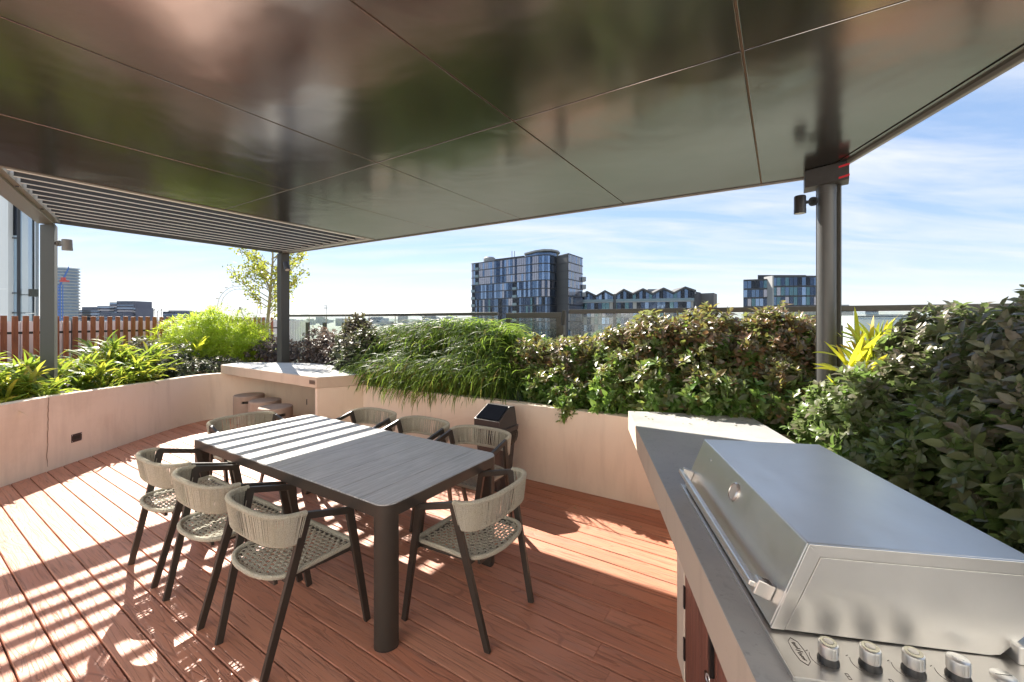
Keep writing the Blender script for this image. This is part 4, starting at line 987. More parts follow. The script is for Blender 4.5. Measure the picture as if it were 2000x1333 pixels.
# reddish shrubs
shrub('red_tip_shrub', 'small red-tipped shrub hanging over the wall right of the long grass', (.55, 4.85, B0), [(.30,5.2,1.10,.36,.34,.34),(.72,5.02,1.13,.42,.34,.34),(.50,4.72,.92,.36,.26,.26),(.62,4.42,.84,.20,.18,.20),(.60,4.26,.78,.15,.13,.15),(1.0,4.85,1.05,.25,.3,.28)], 1900, .085, M['leaf_red'], 7, newz=(.85,1.4), new=1.0, nst=120)
shrub('red_tip_shrub', 'wide red-topped shrub with green skirt above the far end of the concrete counter', (1.5, 4.3, B0), [(1.2,4.8,1.18,.34,.34,.38),(1.56,4.5,1.33,.38,.34,.42),(1.93,4.2,1.34,.36,.34,.42),(2.2,3.98,1.2,.26,.3,.36),(1.05,4.22,.95,.26,.24,.26),(1.43,3.98,1.0,.32,.26,.28),(1.78,3.72,.98,.30,.24,.26),(2.05,3.62,.92,.25,.22,.24),(1.3,4.4,1.1,.35,.3,.3),(1.75,4.05,1.15,.35,.3,.3)], 4300, .085, M['leaf_red'], 7, newz=(.95,1.5), new=1.0, nst=140)
shrub('red_tip_shrub', 'red-brown shrub just left of the round column, with pale leaves at its foot', (2.4, 3.95, B0), [(2.46,4.05,1.36,.34,.34,.40),(2.75,3.95,1.3,.30,.30,.38),(2.35,3.68,1.05,.26,.26,.28),(2.28,3.42,.94,.22,.2,.22),(2.6,4.3,1.3,.3,.3,.36),(2.62,3.72,1.0,.28,.2,.3)], 2900, .08, M['leaf_red'], 7, newz=(.8,1.4), new=1.0, nst=140)
strap_clump('yellow_strap_plant', 'bright yellow strap-leaved plant right behind the round column', (2.7, 3.3, B0), [(2.56,3.06,1.36,1),(2.66,3.10,1.42,1.1),(2.76,3.14,1.44,1),(2.88,3.24,1.42,.9),(2.47,2.98,1.26,.9),(2.46,2.92,1.06,.7),(2.62,3.0,1.24,.8)], 15, .35, .036, M['leaf_yellow'], (30, 88), (-10, 70), jit=.035, newf=.25)
# near broad-leaved shrubs
shrub('broad_leaf_shrub', 'dark broad-leaved shrub right of the column, touching the yellow plant', (2.65, 2.75, .5), [(2.74,2.78,1.13,.34,.36,.40),(3.0,2.8,1.3,.42,.45,.42),(2.35,2.75,.95,.30,.4,.36),(2.42,2.35,.85,.35,.4,.34),(2.7,2.45,1.1,.3,.3,.35),(2.3,3.0,.85,.22,.25,.25)], 4200, .082, M['leaf_big'], 7, newz=(.9,1.5), new=.9, nst=160, r0=.013, wr=.56, zmin=.45)
shrub('broad_leaf_shrub', 'nearest and tallest broad-leaved shrub, beside the barbecue at the right edge', (2.4, 1.7, .5), [(2.75,2.0,1.35,.5,.5,.46),(2.25,1.75,1.0,.40,.5,.45),(2.15,1.3,.90,.42,.45,.45),(2.6,1.5,1.25,.5,.5,.48),(3.3,2.3,1.45,.5,.5,.42),(3.0,1.7,1.45,.5,.5,.4),(2.05,2.15,.8,.22,.35,.3),(2.2,.8,.9,.45,.5,.45)], 7000, .080, M['leaf_big'], 6, newz=(1.0,1.6), new=.9, nst=200, r0=.015, wr=.56, zmin=.45)

# ================================================================== CITY
GL = []
for nm, c, r_ in (('glass_navy', (.035,.055,.10), .06), ('glass_blue', (.09,.14,.23), .05), ('glass_sky', (.20,.28,.42), .07), ('glass_lilac', (.30,.29,.33), .18), ('glass_teal', (.07,.14,.17), .07), ('glass_black', (.012,.016,.025), .08)):
    GL.append(simple(nm, c, r_, .75, .25, .8, spec=.8))
GL.append(simple('window_curtain', (.42,.40,.37), .4, 0, .1, 1))
M['mull'] = simple('facade_dark_frame', (.045,.045,.05), .5, .2)
M['concgrey'] = simple('tower_concrete', (.085,.085,.09), .8, 0, .2, .2)
M['slabband'] = simple('pale_floor_band', (.30,.30,.30), .7, 0, .1, .3)
M['brick'] = simple('tower_brick', (.28,.13,.10), .85, 0, .2, .8)
M['lightglass'] = simple('balcony_glass', (.15,.21,.24), .12, .3)
class Tower:
    def __init__(s, name, label, base, cat='building', group=None): s.t = thing(name, label, cat, base, 0, group); s.o = base; s.w = []; s.b = 0
    def part(s, name, mb, mat, parent=None, **k): return mk(name, mb, mat, parent or s.t, off=s.o, **k)
    def facade(s, pts, z0, z1, fh, bw, pick, band='mull', bandh=.35, proud=.25, balc=None, ztop=None, rngs=1):
        q = random.Random(rngs); nf = int(round((z1-z0)/fh)); fh = (z1-z0)/nf
        wall = MB(); 
        for (a, b) in zip(pts, pts[1:]):
            A = Vector(a); B = Vector(b); d = (B-A); L = d.length; d.normalize(); n_ = Vector((d.y, -d.x)); n_ = n_ if n_.y < 0 or (abs(n_.y) < .3 and n_.x*A.x < 0) else n_
            if (A+n_).length > (A-n_).length: n_ = -n_
            wall.prism([tuple(A), tuple(B), tuple(B-n_*.4), tuple(A-n_*.4)], z0, z1)
            nb_ = max(1, int(round(L/bw))); w = L/nb_
            for f in range(nf):
                zb = z1-fh*(f+1)
                for j in range(nb_):
                    key = balc(f, j, nb_, a) if balc else None
                    p = A+d*(w*j); r_ = p+d*w
                    if key:
                        g = .05
                        bl = s.part('balcony', MB().prism([tuple(p+d*.1+n_*.05), tuple(r_-d*.1+n_*.05), tuple(r_-d*.1+n_*.08), tuple(p+d*.1+n_*.08)], zb+.35, zb+fh-.1), GL[5])
                        s.part('balcony_rail', MB().prism([tuple(p+n_*.3), tuple(r_+n_*.3), tuple(r_+n_*.42), tuple(p+n_*.42)], zb+.1, zb+1.15), M['lightglass'], bl)
                        continue
                    gi = pick(q, f, j, nf, nb_)
                    tl = q.uniform(-.03,.03)
                    s.w.append((MB().prism([tuple(p+d*.06+n_*(.10+tl)), tuple(r_-d*.06+n_*(.10-tl)), tuple(r_-d*.06+n_*.02), tuple(p+d*.06+n_*.02)], zb+.2, zb+fh-.12), GL[gi], -(zb)))
            for f in range(nf+1):
                zz = z1-fh*f
                s.part('floor_band', MB().prism([tuple(A+n_*proud), tuple(B+n_*proud), tuple(B-n_*.1), tuple(A-n_*.1)], zz-bandh/2, zz+bandh/2), M[band])
        s.part('wall', wall, M['mull'])
    def finish(s, lim=100):
        s.w.sort(key=lambda e: e[2])
        for mb, m_, _ in s.w[:lim]: s.part('window', mb, m_)
        rest = s.w[lim:]
        if rest:
            mats = []; mb = MB(); idx = []
            for b, m_, _ in rest:
                if m_ not in mats: mats.append(m_)
                idx += [mats.index(m_)]*len(b.f); mb.add(b.v, b.f)
            o = s.part('windows', mb, mats[0]); 
            for m_ in mats[1:]: o.data.materials.append(m_)
            o.data.polygons.foreach_set('material_index', idx); o['kind'] = 'stuff'
def XY(px, y): return (atpx(px, y), y)
# main tower
T = Tower('apartment_tower', 'dark glass apartment tower with a curved corner, tallest in the middle of the skyline', (XY(1040,170)[0], 170, -18))
def pick1(q, f, j, nf, nb_):
    x = j/nb_; r_ = q.random(); cr_ = random.Random(j*7+nb_*13+(f >= 3)*5+(f >= 5)*11).random()
    if q.random() < .88: r_ = cr_
    if f < 3: return 3 if r_ < .35 else (2 if r_ < .72 else (1 if r_ < .9 else 0))
    if f < 5: return 0 if r_ < .3 else (1 if r_ < .6 else (3 if r_ < .75 else 2))
    return 0 if r_ < .42 else (5 if r_ < .55 else (1 if r_ < .72 else (4 if r_ < .86 else 3)))
def balc1(f, j, nb_, a):
    if nb_ < 12: return f < 3 and nb_ >= 4 and a[0] > XY(1062,157)[0] and j < 3
    return (f < 3 and j in (2,3)) or (3 <= f and j in (0,1)) or (f >= 3 and j in (21,22)) 
pl_ = [XY(921.5,183), XY(1036,161.5), XY(1052,158.8), XY(1064,157.6), XY(1074,158.2), XY(1081,160.5), XY(1087,164)]
T.facade(pl_, -18, 26.2, 3.08, 1.15, pick1, balc=balc1)
T.part('concrete_core', MB().prism([XY(1087,163), XY(1109.5,156), XY(1112,172), XY(1090,178)], -18, 26.6), M['concgrey'])
for f in range(14): T.part('core_joint', MB().prism([(XY(1087,162.9)[0],162.8), (XY(1109.5,155.9)[0],155.8), (XY(1109.5,155.9)[0],156.0), (XY(1087,162.9)[0],163.1)], 26.2-3.08*f-.12, 26.2-3.08*f+.08), M['mull'])
T.facade([XY(1110,156), XY(1137.5,168)], -18, 26.4, 3.08, .95, lambda q,f,j,nf,nb_: 3 if q.random() < .7 else (6 if q.random() < .3 else 2), rngs=5)
for f in (2,3,4): p = XY(1139,168); T.part('side_balcony', MB().box(p[0]-.5, p[0]+1.0, 167, 171, 26.2-3.08*(f+1)+.2, 26.2-3.08*(f+1)+1.9), M['slabband'])
pent = [XY(1024,172), XY(1045,165), XY(1062,162), XY(1078,162.5), XY(1090,165.5), XY(1094,170), XY(1086,180), XY(1030,186)]
T.part('penthouse', MB().prism([XY(1028,173), XY(1048,166), XY(1076,164), XY(1087,168), XY(1082,178), XY(1034,182)], 26.2, 28.6), GL[1])
T.part('roof', MB().prism(pent, 28.6, 29.2), M['slabband'])
T.part('roof', MB().prism([XY(963,182), XY(1024,171), XY(1028,178), XY(968,190)], 26.2, 28.0), M['mull'])
dm = MB(); 
for z, w in ((26.5,1),(28.2,1),(28.9,.7)): pass
T.part('plant_room', MB().lathe([(2.6,0),(2.6,1.9),(1.9,2.5),(.5,2.7)], (*XY(956,181), 26.3), 20), M['slabband'])
for px in (1000, 1005): T.part('antenna', MB().tube([(*XY(px,178),27.5), (*XY(px,178), 31)], .12, 5), M['mull'])
T.finish()
# zigzag-roofed block
Z = Tower('zigzag_roof_block', 'long dark block with a zigzag roofline, right of the tallest glass tower', (XY(1245,162)[0], 162, -18))
za, zb_ = XY(1132,170), XY(1358,155)
def zp(px): # depth along the facade line
    A = Vector(za); B = Vector(zb_); lo_, hi = 0, 1
    for _ in range(40):
        m_ = (lo_+hi)/2; p = A.lerp(B, m_)
        if p.x/p.y*F+HX < px: lo_ = m_
        else: hi = m_
    return A.lerp(B, lo_)
def zz_(px, py): p = zp(px); return H+(HY-py)*p.y/F
pk = [(1132,577),(1146,568.5),(1164,577),(1181,567),(1199.5,576.5),(1217.5,564.5),(1235.5,573),(1255,563.3),(1274,572.5),(1295,562),(1315,571),(1337,560),(1358,567)]
gab = MB(); rf = MB()
for (a, ya), (b, yb_) in zip(pk, pk[1:]):
    A = zp(a); B = zp(b); z1_, z2_ = zz_(a, ya), zz_(b, yb_); nrm_ = Vector((-.08,-1))
    def qd(mb, o0, o1, za0, za1, zb0, zb1):
        p = [A+nrm_*o0, B+nrm_*o0, B+nrm_*o1, A+nrm_*o1]
        mb.add([(p[0].x,p[0].y,za0),(p[1].x,p[1].y,zb0),(p[2].x,p[2].y,zb0),(p[3].x,p[3].y,za0),(p[0].x,p[0].y,za1),(p[1].x,p[1].y,zb1),(p[2].x,p[2].y,zb1),(p[3].x,p[3].y,za1)], [(0,3,2,1),(4,5,6,7),(0,1,5,4),(1,2,6,5),(2,3,7,6),(3,0,4,7)])
    qd(rf, .9, -12, z1_-.75, z1_, z2_-.75, z2_)
    zf = zz_(1245, 590)
    # gable glazing, split into narrow bays
    nb_ = max(3, int((B-A).length/1.3))
    for j in range(nb_):
        t0, t1 = j/nb_, (j+1)/nb_; p0 = A.lerp(B, t0+.04/nb_); p1 = A.lerp(B, t1-.04/nb_); h0 = z1_+(z2_-z1_)*t0-.85; h1 = z1_+(z2_-z1_)*t1-.85
        mb = MB().add([(p0.x,p0.y,zf),(p1.x,p1.y,zf),(p1.x,p1.y,h1),(p0.x,p0.y,h0),(p0.x,p0.y+.3,zf),(p1.x,p1.y+.3,zf),(p1.x,p1.y+.3,h1),(p0.x,p0.y+.3,h0)], [(0,1,2,3),(7,6,5,4),(0,4,5,1),(1,5,6,2),(2,6,7,3),(3,7,4,0)])
        Z.w.append((mb, GL[random.choice([0,1,5,2,1,0,4,5])], -zf))
    Z.part('gable_wall', MB().add([(A.x,A.y+.35,zf-.2),(B.x,B.y+.35,zf-.2),(B.x,B.y+.35,z2_-.7),(A.x,A.y+.35,z1_-.7),(A.x,A.y+1,zf-.2),(B.x,B.y+1,zf-.2),(B.x,B.y+1,z2_-.7),(A.x,A.y+1,z1_-.7)], [(0,1,2,3),(7,6,5,4),(0,4,5,1),(1,5,6,2),(2,6,7,3),(3,7,4,0)]), M['mull'])
Z.part('roof', rf, M['concgrey'])
ztop_ = zz_(1245, 590)
Z.facade([za, zb_], -18, ztop_, 3.1, 1.5, lambda q,f,j,nf,nb_: q.choice([0,1,2,4,5,0,6]) if f < 1 else q.choice([4,6,3,4,0,2]), band='slabband', bandh=.4, proud=.7, rngs=8)
for px in (1132.5, 1199.5, 1357): p = zp(px); Z.part('dividing_wall', MB().box(p.x-.45, p.x+.45, p.y-1.0, p.y+4, -18, zz_(px, 575)), M['concgrey'])
Z.part('balustrade', MB().prism([tuple(Vector(za)+Vector((0,-.75))), tuple(Vector(zb_)+Vector((0,-.75))), tuple(Vector(zb_)+Vector((0,-.7))), tuple(Vector(za)+Vector((0,-.7)))], ztop_+.2, ztop_+1.15), M['lightglass'])
Z.part('side_wall', MB().prism([XY(1358,155.5), XY(1369,162), XY(1369,176), XY(1358,176)], -18, zz_(1357,568)-.3), M['concgrey'])
Z.part('concrete_end', MB().prism([XY(1369,163), XY(1394,160), XY(1400.5,168), XY(1372,176)], -18, 12.0), simple('end_wall_concrete', (.17,.165,.155), .85, 0, .2, .3))
Z.part('plant_room', MB().box(XY(1262,172)[0], XY(1287,172)[0], 170, 176, 12, 14.2), M['slabband']); Z.finish()
# right tower
T3 = Tower('glass_block', 'dark blue glass block with brick base behind the round column', (XY(1520,134)[0], 134, -18))
def pick3(q, f, j, nf, nb_): return (q.choice([0,1,0,4,5]) if f == 0 else q.choice([3,1,4,2,0])) if f < 3 else 6
T3.facade([XY(1452,137), XY(1507,134)], 3.0, 14.6, 3.2, 1.2, pick3, rngs=3, bandh=.5)
T3.facade([XY(1508.5,132.6), XY(1574,131), XY(1612,131.5)], 3.0, 15.3, 3.2, 1.2, pick3, rngs=4, bandh=.5)
T3.part('fin', MB().box(XY(1507,132)[0], XY(1507,132)[0]+.5, 131.6, 136, 3, 15.6), M['slabband'])
T3.part('roof', MB().prism([XY(1480,140), XY(1574,140), XY(1574,146), XY(1480,146)], 14.6, 16.7), M['mull'])
T3.part('brick_base', MB().prism([XY(1453,137.5), XY(1611,133), XY(1611,150), XY(1455,152)], -18, 2.9), M['brick'])
T3.part('body', MB().prism([XY(1453,138), XY(1611,133.6), XY(1611,150), XY(1455,152)], 2.9, 14.4), M['mull'])
T3.finish()
# small buildings
def small(name, label, x0, x1, yt, Y, mat, band=True, n=3):
    zt_ = H+(HY-yt)*Y/F; t = Tower(name, label, (XY((x0+x1)/2, Y)[0], Y, -18))
    t.part('wall', MB().box(XY(x0,Y)[0], XY(x1,Y)[0], Y, Y+Y*.06, -18, zt_), mat)
    w = XY(x1,Y)[0]-XY(x0,Y)[0]; fh = Y*.0052
    for f in range(n): t.part('window_band', MB().box(XY(x0,Y)[0]+w*.03, XY(x1,Y)[0]-w*.03, Y-Y*.0008, Y, zt_-fh*(f+1)+fh*.3, zt_-fh*f-fh*.15), GL[(f*2) % 5])
    t.part('roof', MB().box(XY(x0,Y)[0]+w*.2, XY(x0,Y)[0]+w*.75, Y+1, Y+Y*.04, zt_, zt_+Y*.003), M['slabband']); return t
small('office_building', 'small grey building just right of the round column on the horizon', 1639, 1667, 598, 420, simple('far_grey', (.26,.27,.30), .8, 0, .1, .1))
small('white_hall', 'low white-roofed hall seen through the glass right of the column', 1668, 1800, 617, 230, M['white'], n=2)
small('low_block', 'low dark block in the gap left of the timber-hidden bush on the left skyline', 318, 366, 609, 500, simple('far_darkblue', (.07,.08,.12), .6, 0, .2, .1), n=3)
for x0, x1, yt, Y, lb in ((718,745,621.5,1800,'tiny pale block on the horizon left of the grass mound'),(824,852,618.5,1700,'tiny blue-grey block on the horizon above the grass mound'),(868,884,621,1700,'narrow tiny block on the horizon left of the tall tower'),(1690,1716,606.5,900,'tiny flat block on the horizon above the yellow plant')):
    small('distant_building', lb, x0, x1, yt, Y, simple('far_block', (.28,.32,.38), .8, 0, .1, .1), n=2)
# left dark complex
D = Tower('dark_office_complex', 'wide dark stepped office complex above the timber fence on the left skyline', (XY(210,520)[0], 520, -18))
for x0, x1, yt in ((150,178,606),(160,196,600),(190,224,598),(214,230,591),(228,263,588.5),(258,266,601),(196,240,612)):
    Y = 520 if x0 != 196 else 505; zt_ = H+(HY-yt)*Y/F
    wg = D.part('wing', MB().box(XY(x0,Y)[0], XY(x1,Y)[0], Y, Y+25, -18, zt_), simple('complex_blue', (.06,.065,.11), .5, .3, .2, .1))
    for f in range(5): D.part('window_band', MB().box(XY(x0,Y)[0]+.6, XY(x1,Y)[0]-.6, Y-.4, Y-.05, zt_-3.6*(f+1)+1.3, zt_-3.6*f-.9), GL[(f+x0) % 4], wg)
# far-left round tower
Q = Tower('round_tower', 'tall pale-blue round apartment tower behind the blue crane', (XY(131,430)[0], 437, -18)); zt_ = H+(HY-522)*430/F
cxq = XY(131,437)[0]; Q.part('core', MB().lathe([(8.6,0),(8.6,zt_+18)], (cxq, 437, -18), 28), simple('round_tower_glass', (.16,.22,.30), .25, .4, .3, .15))
for f in range(23):
    z = zt_-3.2*f; Q.part('balcony_ring', MB().lathe([(9.0,0),(9.5,.1),(9.5,1.2),(9.0,1.3)], (cxq+.5, 437, z-1.2), 28), M['slabband'] if f else M['white'])
# crane
cr = thing('tower_crane', 'blue luffing crane with red machinery in front of the round tower', 'crane', (XY(117,300)[0], 300, -18)); cof = (XY(117,300)[0], 300, -18); cm = simple('crane_blue', (.02,.12,.45), .5)
mx = XY(117.5,300)[0]; zmid = H+(HY-557)*300/F
mast = MB()
for dx, dy in ((-.9,-.9),(.9,-.9),(.9,.9),(-.9,.9)): mast.tube([(mx+dx,300+dy,-18),(mx+dx,300+dy,zmid)], .25, 5)
for i in range(18): z = -18+(zmid+18)*i/18; z2 = z+(zmid+18)/18; mast.tube([(mx-.9,299.1,z),(mx+.9,299.1,z2)], .15, 4); mast.tube([(mx+.9,299.1,z),(mx-.9,299.1,z2)], .15, 4)
mk('mast', mast, cm, cr, off=cof)
j0 = Vector((mx, 300, zmid)); j1 = Vector((XY(135,300)[0], 300, H+(HY-522)*300/F)); jb = MB()
for dz, dy in ((0,-.5),(0,.5),(.9,0)): jb.tube([j0+Vector((0,dy,dz)), j1+Vector((0,dy*.6,dz*.6))], .2, 5)
for i in range(14): a = j0.lerp(j1, i/14); b = j0.lerp(j1, (i+1)/14); jb.tube([a, b+Vector((0,0,.9))], .12, 4); jb.tube([a+Vector((0,0,.9)), b], .12, 4)
mk('jib', jb, cm, cr, off=cof)
xr = XY(122,300)[0]; zr_ = H+(HY-549)*300/F; mk('machinery', MB().box(xr-.5, xr+4.0, 298.5, 301, zr_-.8, zr_+.4).box(xr, xr+1.8, 298.8, 300.8, zr_+.4, zr_+2.4), simple('crane_red', (.5,.05,.04), .5), cr, off=cof)
# observation wheel
wy = 900; wxc = XY(469, wy)[0]; zc = H+(HY-602)*wy/F; rx, rz_ = 17.5*wy/F, 46*wy/F
ow = thing('observation_wheel', 'giant observation wheel on the horizon left of the young tree', 'ferris wheel', (wxc, wy, -18)); oo = (wxc, wy, -18); om = simple('wheel_steel', (.42,.36,.26), .6)
ca = rx/rz_; sa = math.sqrt(1-ca*ca)
def wp(a, r_, o_=0): return (wxc+math.cos(a)*r_*ca+o_*sa, wy+math.cos(a)*r_*sa-o_*ca, zc+math.sin(a)*r_)
for rr_ in (rz_*.93, rz_*.80): mk('rim', MB().tube([wp(2*math.pi*i/48, rr_) for i in range(49)], .55, 6), om, ow, off=oo)
spk = MB()
for i in range(24): spk.tube([wp(2*math.pi*i/24, rz_*.80), wp(2*math.pi*(i+.5)/24, rz_*.93)], .3, 4)
for i in range(12): spk.tube([wp(2*math.pi*i/12, 2), wp(2*math.pi*i/12, rz_*.8)], .12, 4)
mk('spokes', spk, om, ow, off=oo)
mk('hub', MB().lathe([(2.5,-2),(2.5,2)], (wxc, wy, zc), 12), om, ow, off=oo)
for i in range(21):
    c_ = wp(2*math.pi*(i+.3)/21, rz_); mk('cabin', MB().lathe([(.3,-1.2),(2.0,-.9),(2.7,0),(2.0,1.0),(.3,1.3)], c_, 10), om, ow, True, off=oo)
for s_ in (-1, 1): mk('leg', MB().tube([(wxc, wy, zc), (wxc+s_*14, wy+s_*6, -18)], 1.1, 6), om, ow, off=oo)
# floodlight mast
fl = thing('floodlight_mast', 'tiny stadium floodlight mast on the horizon above the handrail', 'floodlight', (XY(638,900)[0], 900, -18)); fo2 = (XY(638,900)[0], 900, -18); fx = XY(638,900)[0]
mk('mast', MB().tube([(fx,900,-18),(fx,900,H+28*900/F)], [.9,.5], 6), M['slabband'], fl, off=fo2)
for i, (dz, w) in enumerate(((22,5),(25,5),(28,4))): mk('lamp_row', MB().box(fx-w*1.3, fx+w*.4, 899, 900, H+dz*900/F-1.2, H+dz*900/F), M['slabband'], fl, off=fo2)
for px, yt in ((301,604),(308,607),(315,604)):
    Yp = 700; xx = XY(px,Yp)[0]; zt_ = H+(HY-yt)*Yp/F
    t = thing('lattice_mast', {301:'leftmost of three thin masts beyond the timber fence', 308:'middle one of three thin masts beyond the timber fence', 315:'rightmost of three thin masts beyond the timber fence'}[px], 'mast', (xx, Yp, -18), 0, 'thin masts on the left horizon')
    mk('mast', MB().tube([(xx,Yp,-18),(xx,Yp,zt_)], .45, 5), M['mull'], t, off=(xx,Yp,-18)); mk('cross_arm', MB().tube([(xx-1.2,Yp,zt_-3),(xx+3,Yp,zt_+1)], .3, 5), M['mull'], t, off=(xx,Yp,-18))
# neighbouring white building, close on the left
nbx = thing('white_building', 'close white-clad building with tall curved glazing behind the left post', 'building', (-24.5, 20, -18)); no_ = (-24.5, 20, -18)
def X20(px, y=20): return atpx(px, y)
mk('clad_wall', MB().prism([(-40,20.0), (X20(17.5),20.0), (X20(17.5,27)-.6,27), (-40,27)], -18, 9.5), M['white'], nbx, off=no_)
for z in (3.15,): mk('panel_joint', MB().box(-40, X20(17.5)-.001, 19.985, 19.999, z, z+.035), simple('joint_light', (.85,.85,.85), .4), nbx, off=no_)
mk('edge_strip', MB().box(X20(17.7), X20(20.5), 19.9, 20.4, -18, 9.5), M['white'], nbx, off=no_)
wg = mk('window', MB().box(X20(20.7), X20(33.5), 20.12, 20.3, -18, 9.5), simple('cool_glazing', (.42,.55,.68), .12, .5, .1, .5), nbx, off=no_)
mk('open_vent', MB().box(X20(22.5), X20(32.5), 20.06, 20.115, 5.75, 7.9), GL[5], wg, off=no_)
for z in (5.6, 2.95, 2.0): mk('frame', MB().box(X20(20.8), X20(33.4), 20.05, 20.119, z, z+.05), M['mull'], wg, off=no_)
mk('mullion', MB().box(X20(33.7), X20(35.2), 19.98, 20.3, -18, 9.5), M['mull'], nbx, off=no_)
cvp = [(X20(35.4),20.1), (X20(45,20.2),20.15), (X20(55,20.3),20.3), (X20(62,20.6),20.6), (X20(67,21.2),21.2), (X20(68,22),22), (X20(35.4,24)-1,24)]
zj = [-18, 2.02, 2.90, 9.5]
for a, b in zip(zj, zj[1:]): mk('curved_glazing', MB().prism(cvp, a+.02, b-.02), simple('satin_curved_panel', (.30,.36,.42), .22, .5, .05, .6), nbx, off=no_)
mk('corner_strip', MB().prism([(X20(66.5,20.9),20.9), (X20(68.5,20.9),20.9), (X20(68.5,22),22), (X20(66.5,22),22)], -18, 9.5), M['white'], nbx, off=no_)
mk('clad_wall', MB().prism([(X20(69,23),23), (X20(76,23),23), (X20(76,30),30), (X20(69,30),30)], -18, 11), M['white'], nbx, off=no_)
for z in (3.0, 1.3): mk('bracket', MB().box(X20(60,20.3), X20(66.5,20.3), 20.2, 20.5, z-.18, z+.18), M['post'], nbx, off=no_)
# trees beyond the balustrade
def far_tree(label, px, ytop, Y, wpx, n=2600):
    x = XY(px,Y)[0]; zt_ = H+(HY-ytop)*Y/F; r_ = wpx/2*Y/F; t = thing('street_tree', label, 'tree', (x,Y,-18), 0, 'trees beyond the balustrade'); of = (x,Y,-18)
    tr_ = MB().tube([(x,Y,-18),(x+.2,Y,-18+(zt_+18)*.5),(x,Y,zt_-r_*.5)], [.4,.28,.08], 7)
    bl = [(x,Y,zt_-r_*1.1,r_,r_,r_*1.1),(x-r_*.4,Y,zt_-r_*2.2,r_*.9,r_,r_*1.2),(x+r_*.45,Y,zt_-r_*2.6,r_*.9,r_,r_*1.3)]
    for b in bl: tr_.tube([(x,Y,b[2]-b[5]*1.6),(b[0],b[1],b[2])], [.18,.06], 5)
    mk('trunk', tr_, M['bark'], t, True, off=of)
    p, nr_ = blob_points(bl, n, .55, 1.1, .2, -18); m = len(p); s_ = r_*.11
    v, lo, sz, kk = leaves(p+RNG.normal(0, s_*.5, (m,3)), RNG.normal(0,1,(m,3)), RNG.normal(0,1,(m,3)), RNG.uniform(.7,1.5,m)*s_*1.3, RNG.uniform(.6,1,m)*s_, .1, False)
    npmesh('crown', v-np.array(of), lo, sz, np.repeat(np.stack([RNG.uniform(0,1,m), np.zeros(m)], 1), kk, 0), M['leaf_far'], t)
far_tree('light green tree left of the round column, seen through the glass', 1562, 612, 60, 52)
far_tree('small light green tree in the gap between the red shrubs', 1428, 640, 75, 26)
far_tree('green tree in front of the zigzag block, left of the other', 1166, 646, 120, 20)
far_tree('green tree in front of the zigzag block, right of the other', 1190, 650, 118, 24)
far_tree('dark green tree seen through the glass gate', 1062, 657, 120, 44)
far_tree('green tree beyond the glass right of the gate, at the foot of the tower', 1125, 664, 125, 24)

# added facade behind the camera to bounce sun into the shade (only in reflections)
hb = thing('bounce_building', 'added unseen white wall with window openings behind the viewer, bouncing sunlight into the shade', 'building', (0,-4.4,0))
hw_ = MB()
xs = [-13,-9.6,-7.4,-5.0,-2.8,-.6,1.8,4.0,6.4,9.0]
for i, (a, b) in enumerate(zip(xs, xs[1:])):
    if i % 2 == 0: hw_.box(a, b, -4.8, -4.4, -.3, 13)
    else:
        for z0_, z1_ in ((2.4,3.4),(5.8,6.8),(9.2,10.2),(12.2,13)): hw_.box(a, b, -4.8, -4.4, z0_, z1_)
mk('wall', hw_, simple('bounce_white_wall', (.84,.82,.78), .7, 0, .03, 2), hb, off=(0,-4.4,0))
for i, (a, b) in enumerate(zip(xs, xs[1:])):
    if i % 2:
        for z0_, z1_ in ((0,2.4),(3.4,5.8),(6.8,9.2),(10.2,12.2)): mk('window', MB().box(a, b, -4.7, -4.65, z0_, z1_), GL[0], hb, off=(0,-4.4,0))

# ---- far rooftops on the horizon (hundreds, one mass) and a little leaf litter
dc_ = MB(); qd_ = random.Random(21)
for i in range(900):
    Y = 1300*math.exp(qd_.random()*1.25); x = qd_.uniform(-1.6, 1.3)*Y; w_ = qd_.uniform(8, 40); hgt = qd_.choice([8,10,12,14,18,24]) + (qd_.random() < .06)*qd_.uniform(6, 22)
    dc_.box(x, x+w_, Y, Y+w_*.8, -18, -18+hgt)
do_ = mk('distant_rooftops', dc_, simple('far_roofs', (.34,.34,.35), .9, 0, .35, .03)); do_['kind'] = 'stuff'; do_['label'] = 'low sunlit rooftops of the far city on the horizon'; do_['category'] = 'rooftops'
n_ = 60; qq = np.zeros((n_, 3))
for i in range(n_):
    if i < 34: p = CT(qd_.uniform(.05,.95), abs(qd_.gauss(.0,.16))+.03); qq[i] = (p[0], p[1], ZT+.004)
    else: p = G(qd_.uniform(-.9, 3.2), 3.78-abs(qd_.gauss(0,.25))); qq[i] = (p[0], p[1], .004)
dd_ = RNG.normal(0, 1, (n_, 3)); dd_[:, 2] *= .08
v, lo, sz, kk = leaves(qq, dd_, np.tile(np.array([0,0,1.0]), (n_,1)), RNG.uniform(.012,.035,n_), RNG.uniform(.006,.016,n_), .1, False)
lt = npmesh('leaf_litter', v, lo, sz, np.repeat(np.stack([RNG.uniform(0,1,n_), RNG.uniform(0,1,n_)], 1), kk, 0), M['leaf_red']); lt['kind'] = 'stuff'; lt['label'] = 'scattered fallen leaf bits on the counter and beside the wall'; lt['category'] = 'fallen leaves'

# ---- haze in the air over the city
hz = NT('haze_air'); pv = hz.n('ShaderNodeVolumePrincipled', {'Density': HAZE, 'Color': (.80,.88,1,1), 'Anisotropy': .2})
hz.t.nodes.remove(hz.b); hz.t.links.new(pv.outputs[0], hz.out.inputs['Volume'])
ho = mk('haze', MB().box(-7400,7400,-400,9400,-20,90), hz.m); ho['kind'] = 'stuff'

